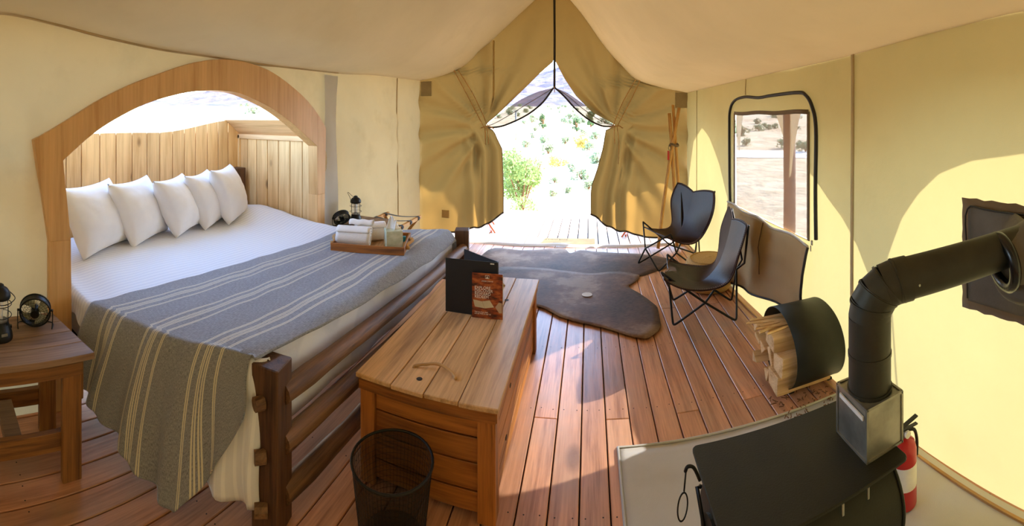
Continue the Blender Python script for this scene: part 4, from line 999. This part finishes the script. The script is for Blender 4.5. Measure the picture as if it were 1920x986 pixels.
# stove jack
WYc, WZc = .80, 1.0
jk = thing('stove_jack', 'grey heat-proof patch with brown border where the pipe passes the canvas', 'stove jack', (xw(.8), .8, 1.0))
def jl(y, z, o): return (xw(y)-o-xw(.8), y-.8, z-1.0)
MB().grid(lambda u, v: jl(.42+.76*u+.004*math.sin(v*40), .735+.47*v+.004*math.sin(u*50), .008), 20, 14).build('border', M['binding'], jk, True, .005)
def jf(u, v):
    y = .45+.69*u; z = .775+.40*v; d = math.hypot(y-.78, z-1.02); return jl(y, z, .02+.22*math.exp(-(max(0, d-.08)/.08)**2)+.012*math.sin(math.atan2(z-1.02, y-.78)*5)*sstep(.08, .2, d)*sstep(.36, .2, d))
MB().grid(jf, 40, 30).build('grey_cloth', M['jack'], jk, True, .003)
rc = Vector((1.165, .80, 1.072)); rs_ = Vector((-dirh.y, dirh.x, 0)).normalized(); ru = rs_.cross(dirh).normalized(); rl = rc-Vector((xw(.8), .8, 1.0))
MB().tube([rl+rs_*.082*math.cos(a)+ru*.082*math.sin(a) for a in [i*2*PI/30 for i in range(30)]], .02, 8, closed=True).build('black_collar', plain('glossy_black_rubber', '0c0c0c', .25), jk, True)
MB().grid(lambda u, v: rl+(rs_*math.cos(u*2*PI)+ru*math.sin(u*2*PI))*(.085+.03*v)+dirh*(.02+.13*v), 30, 4).build('boot', M['jack'], jk, True)
MB().tube(catmull([jl(1.135, .79, .03), jl(1.14, 1.0, .03), jl(1.135, 1.165, .03), jl(1.0, 1.172, .03), jl(.46, 1.172, .03)], 4), .004, 6).build('stitched_edge', M['zip'], jk, True)

# fire extinguisher
fe = thing('fire_extinguisher', 'small red fire extinguisher with white label standing behind the stove', 'fire extinguisher', (1.15, 1.27, .008))
MB().lathe([(.050, 0), (.054, .006), (.054, .215), (.047, .24), (.03, .255), (.02, .262)], n=28).build('cylinder', M['red'], fe, 'auto')
MB().lathe([(.0546, .08), (.0546, .17)], n=28, capb=False, capt=False).build('paper_label', M['label'], fe, True)
MB().lathe([(.014, .262), (.016, .275), (.012, .295)], n=14).build('valve', M['galv'], fe, True)
MB().box((.02, -.01, .315), (.09, .018, .006), Matrix.Rotation(-.15, 3, 'Y'), bev=.001).box((.025, -.01, .293), (.08, .014, .005), Matrix.Rotation(.1, 3, 'Y')).build('lever', M['blackmetal'], fe)
MB().tube([(.0, -.022, .283), (.0, -.03, .283)], .014, 14).build('gauge', M['label'], fe)
MB().tube(catmull([(.015, 0, .28), (.05, -.01, .27), (.066, -.01, .22), (.064, -.01, .16)], 5), .007, 8).build('hose', M['blackmetal'], fe, True)

# firewood holder and logs
fh = thing('firewood_holder', 'green-black curved steel hoop holding split firewood beside the stove', 'log holder', (1.21, 2.23, .01))
def hoop(u, v): a = -PI/2+.35+u*(2*PI-.7); return (-.15+.31*v, .235*math.cos(a), .215+.212*math.sin(a))
MB().grid(hoop, 60, 2).build('hoop', M['stove'], fh, True, .004)
for x in (-.12, .13): MB().box((x, 0, .003), (.03, .22, .012)).build('foot', M['blackmetal'], fh)
rnd = random.Random(5)
def log(x, y, z, ang, r, L, kind, label):
    o = (x, y, z); n = {'wedge': 3, 'quarter': 4, 'slab': 4}[kind]
    if kind == 'wedge': poly = [(0, -r*.8), (r*.9, r*.55), (-r*.7, r*.7)]
    elif kind == 'quarter': poly = [(-r, -r*.75), (r*.7, -r*.9), (r*.95, r*.6), (-r*.6, r*.85)]
    else: poly = [(-r*1.3, -r*.4), (r*1.2, -r*.5), (r*1.25, r*.35), (-r*1.2, r*.45)]
    ca, sa = math.cos(ang), math.sin(ang); mb = MB(); K = 5
    for k in range(K+1):
        xx_ = -L/2+L*k/K
        for (a, b) in poly:
            j = 1+.08*rnd.uniform(-1, 1); a2, b2 = a*j, b*j; mb.v.append((xx_+(.008*rnd.uniform(-1, 1) if k in (0, K) else 0), a2*ca-b2*sa, a2*sa+b2*ca))
    m_ = len(poly)
    for k in range(K):
        for i in range(m_): mb.f.append((k*m_+i, k*m_+(i+1) % m_, (k+1)*m_+(i+1) % m_, (k+1)*m_+i))
    mb.f += [tuple(range(m_))[::-1], tuple(K*m_+i for i in range(m_))]
    ob = mb.build('firewood_log', M['splitwood'], None, False, bevel=.003); ob.location = o; ob.rotation_euler = (0, rnd.uniform(-.03, .03), rnd.uniform(-.06, .06))
    return tag(ob, label, 'firewood', 'split logs in the firewood holder')
LG = [(2.15, .085, .3, .062, 'quarter', 'bottom-row split log nearest the stove in the firewood hoop'), (2.27, .072, 1.9, .045, 'wedge', 'thin wedge log at the bottom centre of the firewood hoop'),
      (2.355, .105, .8, .045, 'wedge', 'narrow wedge log low at the far side of the firewood hoop'), (2.105, .205, .2, .062, 'quarter', 'thick square-cut log at the near side, second row of the hoop'),
      (2.225, .172, 1.2, .046, 'slab', 'flat reddish log standing on edge in the middle of the hoop'), (2.315, .20, 2.5, .05, 'wedge', 'pointed wedge log against the far side, second row of the hoop'),
      (2.39, .21, .4, .032, 'slab', 'thin slab log leaning at the far edge of the hoop'), (2.155, .315, .5, .058, 'quarter', 'thick split log at the top near side under the kindling'),
      (2.285, .295, 1.7, .052, 'wedge', 'wedge log at the top centre under the kindling'), (2.37, .30, .3, .036, 'wedge', 'small wedge log at the top far side under the kindling')]
for (y, z, a, r, kd, lab) in LG: log(1.16+rnd.uniform(-.02, .02), y, z, a, r, .36, kd, lab)
for i, (y0, y1, z0, z1, x0, r) in enumerate(((2.10, 2.16, .383, .392, .93, .007), (2.19, 2.14, .375, .385, .90, .008), (2.24, 2.22, .362, .37, .95, .007), (2.28, 2.2, .37, .372, .88, .006), (2.33, 2.3, .358, .362, .92, .008), (2.16, 2.24, .368, .376, .91, .009))):
    k_ = MB().tube([(0, 0, 0), (.18, (y1-y0)*.5, (z1-z0)*.5+.002), (.36, y1-y0, z1-z0)], [r, r*1.2, r*.7], 4).build('kindling_stick', M['splitwood']); k_.location = (x0, y0, z0)
    tag(k_, 'thin split kindling stick lying on top of the firewood', 'kindling', 'kindling sticks on the firewood')
g = MB()
for i in range(70):
    x, y, a = rnd.uniform(.95, 1.3), rnd.uniform(1.93, 2.14), rnd.uniform(0, PI); l = rnd.uniform(.01, .035); g.box((x, y, .012), (l, .004, .003), rotz(a))
tag(g.build('bark_crumbs', M['bark']), 'bark crumbs and splinters on the floor below the firewood hoop', 'wood crumbs', kind='stuff')

# ------------------------------------------------------------------ outside: deck, mat, chairs
dk = struct(MB().box((-1.55, 6.22, -.20), (6.3, 2.10, .06)).build('floor_deck', M['subfloor']))
DP = .135
for i in range(-34, 12): put_plank(dk, -.02+DP*(i+.5), 5.19, 7.28, DP, 'deck', z=-.055, t=.03, gap=.012)
dm = thing('doormat', 'coir doormat with printed lettering lying on the deck outside the doorway', 'doormat', (-.36, 5.42, -.054))
MB().box((0, 0, .009), (.86, .34, .018), bev=.003).build('mat', M['doormat'], dm)
text('BE RIGHT BACK', .045, (-.24, .09, .0184), dm, M['ink'], (0, 0, 0)); MB().add([(-.12, -.14, .0186), (.12, -.14, .0186), (-.0, -.03, .0186), (-.10, -.03, .0186)], [(0, 1, 2, 3)]).build('printed_block', M['ink'], dm)
def deckchair(x, y, rz, label):
    t = thing('deck_chair', label, 'chair', (x, y, -.055), rz, 'red-brown deck chairs on the deck')
    for sg in (-1, 1):
        a = .62
        MB().box((-.03, sg*.26, .27), (.022, .028, .66), Matrix.Rotation(a, 3, 'Y'), bev=.002).build('leg', M['redwood'], t)
        MB().box((.03, sg*.235, .36), (.022, .028, .88), Matrix.Rotation(-a*.95, 3, 'Y'), bev=.002).build('leg', M['redwood'], t)
        MB().box((.0, sg*.27, .5), (.5, .045, .02), bev=.002).build('armrest', M['redwood'], t)
    for (qx, qz) in ((.22, .02), (-.22, .03)): MB().box((qx, 0, qz), (.02, .5, .03)).build('stretcher', M['redwood'], t)
    MB().grid(lambda u, v: (-.30+.60*v, (u-.5)*.46, .30+.03*v+.42*v*v-.14*math.sin(v*PI)), 6, 12).build('canvas_seat', M['whiteflap'], t, True, .003)
    return t
deckchair(-1.62, 5.95, .25, 'red-brown deck chair behind the door flap on the bed side'); deckchair(.75, 5.9, PI-.2, 'red-brown deck chair behind the door flap on the pole side')
# outer fly with scalloped sides, posts and guy ropes
FW = [(5.9, .5), (5.75, .95), (5.5, 1.15), (5.28, .95), (5.17, .55), (5.13, .5), (5.06, .835), (4.883, 1.267), (4.581, 1.431), (4.312, 1.326), (3.995, 1.079), (3.744, .759), (3.68, .40), (3.62, .45), (3.56, .72), (3.449, 1.044), (3.253, 1.287), (2.966, 1.38), (2.5, 1.266), (2.249, 1.123), (2.032, .983), (1.887, .834), (1.755, .642), (1.722, .35), (1.70, .40), (1.675, .70), (1.653, .848), (1.557, 1.053), (1.451, 1.184), (1.319, 1.297), (1.142, 1.368), (.883, 1.413), (.4, 1.40), (0, 1.3), (-.4, 1.1), (-.8, .7), (-1.0, .4), (-1.4, 1.0), (-2.2, 1.3)]
TAB = sorted((y+(2.0-xw(y))*.376/.927, z+(2.0-xw(y))/.927*.656) for y, z in FW)
FY0, FY1 = -2.2, 6.3
def flyr(u, v):
    y = FY0+(FY1-FY0)*u; ze = interp(TAB, y); x_t, z_t = 2.0, 1.98
    if v < .7: t = v/.7; return (RIDX+(x_t-RIDX)*t, y, 3.42+(z_t-3.42)*t-.08*math.sin(t*PI))
    t = (v-.7)/.3; return (2.0+.012*math.sin(t*3), y, z_t+(ze-z_t)*t)
def flyl(u, v):
    y = FY0+(FY1-FY0)*u; t = v; return (RIDX+(-2.7-RIDX)*t, y, 3.42+(2.12-3.42)*t-.08*math.sin(t*PI)+.0*math.sin(y))
ft = thing('rain_fly', 'pale canvas rain fly stretched over the tent outside the mesh window', 'tent fly')
MB().grid(flyr, 340, 24).build('sheet', M['fly'], ft, True); MB().grid(flyl, 40, 8).build('sheet', M['fly'], ft, True)
for (x, y) in ((2.03, 4.02), (2.03, 2.0), (2.03, 6.25), (2.03, -.8)):
    po = MB().tube([(0, 0, -.6), (.01, 0, .8), (0, 0, 2.0)], .065, 12, jit=.1).build('fly_post', M['log'], ft, True); po.location = (x, y, 0)
for (y) in (4.02, 2.0): MB().tube([(2.05, y, 1.95), (3.6, y+.25, -.3)], .006, 6).build('guy_rope', M['rope'], ft, True)

# ------------------------------------------------------------------ land
def landz(x, y):
    r = math.hypot(x, y-0); p = interp([(0, -.75), (7, -.75), (11, -.7), (20, -.45), (40, .5), (80, 2.7), (130, 4.9), (170, 6.0)], r)
    return p+.35*nz(x*.06, y*.06, 3)*min(1, r/30)+.08*nz(x*.4, y*.4, 5)*min(1, r/12)-.05
RR = [0, 4, 6, 8, 9, 10, 11, 12, 13.5, 15, 17, 19, 21, 24, 27, 30, 34, 38, 43, 48, 54, 60, 67, 75, 84, 94, 106, 120, 136, 155, 175]
NA = 220
def lp(u, v): r = RR[min(len(RR)-1, int(round(v*(len(RR)-1))))]; a = u*2*PI; x, y = r*math.sin(a), r*math.cos(a); return (x, y, landz(x, y) if r > .1 else -.8)
struct(MB().grid(lp, NA, len(RR)-1).build('ground', M['sand'], smooth=True))
def mtz(a, t):
    h = 46+14*nz(math.sin(a)*2.2, math.cos(a)*2.2, 1)+7*nz(math.sin(a)*9, math.cos(a)*9, 4)
    if a > PI: a -= 2*PI
    h *= interp([(-3.2, .3), (-2.4, .3), (-1.5, .10), (-1.15, .16), (-.9, .55), (-.75, .8), (-.5, 1), (.0, 1), (.35, 1.0), (1.2, .8), (3.2, .5)], a)
    return h*t
def mp(u, v):
    a = u*2*PI; r = 165+330*v; st = .10*math.floor(v*7)/7; t = (v*.7+.3*(math.floor(v*6)+sstep(.0, .5, (v*6) % 1))/6)
    x, y = r*math.sin(a), r*math.cos(a); return (x, y, 5.2+mtz(a, t)+(6*nz(x*.02, y*.02, 2)+3*nz(x*.07, y*.07, 2))*min(1, v*4)*min(1, mtz(a, 1)/30))
struct(MB().grid(mp, 300, 30).build('mountain', M['rock'], smooth=False))
# a dirt road and a small pale house seen through the window
def road(u, v): a = 2*PI*round(4+u*52)/NA; r = 21+3*v; x, y = r*math.sin(a), r*math.cos(a); return (x, y, landz(x, y)+.02)
struct(MB().grid(road, 52, 1).build('road', plain('pale_gravel', 'e0dcd2', 1)))
hs = thing('small_house', 'small white house far off, seen through the mesh window', 'house', (62*math.sin(.470), 62*math.cos(.470), landz(62*math.sin(.47), 62*math.cos(.47))-.2), -.2)
MB().box((0, 0, .8), (2.9, 3, 1.6)).build('wall', M['label'], hs); MB().prism([(-1.7, 1.6), (1.7, 1.6), (1.5, 1.95), (-1.5, 2.0)], 'Y', -1.7, 1.7).build('roof', M['galv'], hs)
MB().box((-.7, -1.51, .8), (.5, .04, .7)).build('window', M['ink'], hs); MB().box((.6, -1.51, .7), (.5, .04, 1.2)).build('door', M['ink'], hs)
up_ = thing('utility_post', 'thin pale post on the hillside seen through the bed-side mosquito net', 'post', (30*math.sin(-.172), 30*math.cos(-.172), landz(-5.1, 29.5)-.3))
MB().tube([(0, 0, 0), (0, 0, 2.35)], .07, 8).build('shaft', M['galv'], up_, True); MB().box((0, 0, 2.35), (.35, .12, .1)).build('cap', M['galv'], up_)

# shrubs: each one an object, sharing a few meshes
def leafball(n, rad, h, leaf, seed, base=.15, flat=.6):
    r_ = random.Random(seed); mb = MB()
    blobs = [(Vector((r_.uniform(-1, 1)*rad*.55, r_.uniform(-1, 1)*rad*.55, h*(base+r_.random()*(.85-base)))), rad*r_.uniform(.28, .5)) for _ in range(9)]
    for i in range(n):
        c, br_ = r_.choice(blobs); d = Vector((r_.gauss(0, 1), r_.gauss(0, 1), r_.gauss(0, flat))).normalized()
        p = c+d*br_*r_.uniform(.55, 1); p.z = max(.02, min(h, p.z)); a = Vector((r_.gauss(0, 1), r_.gauss(0, 1), r_.gauss(0, 1))).normalized(); b = a.orthogonal().normalized(); s_ = leaf*r_.uniform(.6, 1.3)
        mb.add([p-a*s_, p+b*s_*.55, p+a*s_, p-b*s_*.55], [(0, 1, 2, 3)])
    return mb
def stems(n, rad, h, seed, th=.01):
    r_ = random.Random(seed); mb = MB()
    for i in range(n): a = r_.uniform(0, 2*PI); q_ = r_.uniform(.2, .8)*rad; mb.tube([(0, 0, 0), (q_*.4*math.cos(a), q_*.4*math.sin(a), h*.4), (q_*math.cos(a), q_*math.sin(a), h*.85)], [th, th*.7, th*.3], 4)
    return mb
def shrub(name, label, group, leaf, n, rad, h, lf, seed, th=.012, flat=.6, base=.12):
    t = thing(name, label, 'tree' if 'tree' in name else 'bush', (0, 0, 0), 0, group)
    leafball(n, rad, h, lf, seed, base, flat).build('foliage', M[leaf], t); stems(9, rad, h, seed, th).build('stem', M['bark'], t); return t
def polar(u_, r): a = (u_-1105)/800; return (r*math.sin(a), r*math.cos(a))
b1 = shrub('leafy_bush', 'large leafy green bush beyond the deck edge beside the bed-side door flap', None, 'bush_leaf', 5200, .72, 1.55, .034, 3, .02, 1.0)
x, y = polar(978, 9.9); b1.location = (x, y, landz(x, y))
b1b = copy_tree(b1, (*polar(957, 12), landz(*polar(957, 12))), 1.2, 'green bush half hidden behind the bed-side door flap', scale=.75)
protos = [shrub('desert_shrub', 'grey-green desert shrub dotting the pale hillside', 'shrubs on the hillside', 'shrub_leaf', 260, .5, .55, .07, s, .015) for s in (11, 12, 13)]
jt = shrub('juniper_tree', 'dark juniper tree standing alone on the hillside above the doorway centre', None, 'juniper_leaf', 700, .5, 1.5, .08, 21, .05, 1.2, .2)
yb = shrub('desert_bush', 'yellowing bush low on the hillside through the doorway', None, 'dry_leaf', 420, .5, .5, .06, 31, .012)
def place(o, u_, r, s_, label=None, first=False, grp=None):
    x, y = polar(u_, r)
    if first: o.location = (x, y, landz(x, y)-.02); o.scale = (s_,)*3; o.rotation_euler = (0, 0, u_); return o
    return copy_tree(o, (x, y, landz(x, y)-.02), u_, label, grp, s_)
place(jt, 1018, 40, 1.0, first=True); place(jt, 1108, 42, 1.25, 'slim dark juniper standing near the pole-side door flap')
place(jt, 1081, 37, .85, 'stubby dark juniper to the bed side of the slim one'); place(yb, 1049, 18.5, .9, first=True); place(yb, 1180, 17, .8, 'yellowing bush hidden behind the pole-side door flap')
place(yb, 1094, 25, 1.7, 'broad yellow-green bush under the slim juniper')
r_ = random.Random(9); cnt = 0
SPOTS = [(1003, 38, .9), (1091, 33, 1.1), (1028, 23, 1.15), (1020, 28, 1.0), (985, 26, .9), (1060, 27, 1.0), (1000, 31, .8), (1118, 30, 1.2), (1105, 24, .9), (1075, 17, .7), (1090, 15, .8), (1040, 14, .5), (1065, 12.5, .4), (1035, 12, .4), (1104, 13, .6), (1120, 19, 1.0)]
SPOTS += [(r_.uniform(930, 1190), r_.uniform(45, 125), r_.uniform(.9, 1.9)) for _ in range(58)]
SPOTS += [(r_.uniform(1370, 1530), r_.uniform(20, 120), r_.uniform(.5, 1.6)) for _ in range(40)]
SPOTS += [(r_.uniform(450, 600), r_.uniform(60, 160), r_.uniform(2, 3)) for _ in range(12)]
for i, (u_, r, s_) in enumerate(SPOTS):
    p = protos[i % 3]; lab, gr = ('grey-green desert shrub dotting the pale hillside beyond the doorway', 'shrubs beyond the doorway') if 900 < u_ < 1200 else (('grey-green shrub on the slope seen through the mesh window', 'shrubs beyond the mesh window') if u_ > 1200 else ('grey-green shrub far off above the headboard boards', 'shrubs beyond the headboard'))
    o = place(p, u_, r, s_, lab, first=(i < 3), grp=gr); o['label'] = lab; o['group'] = gr
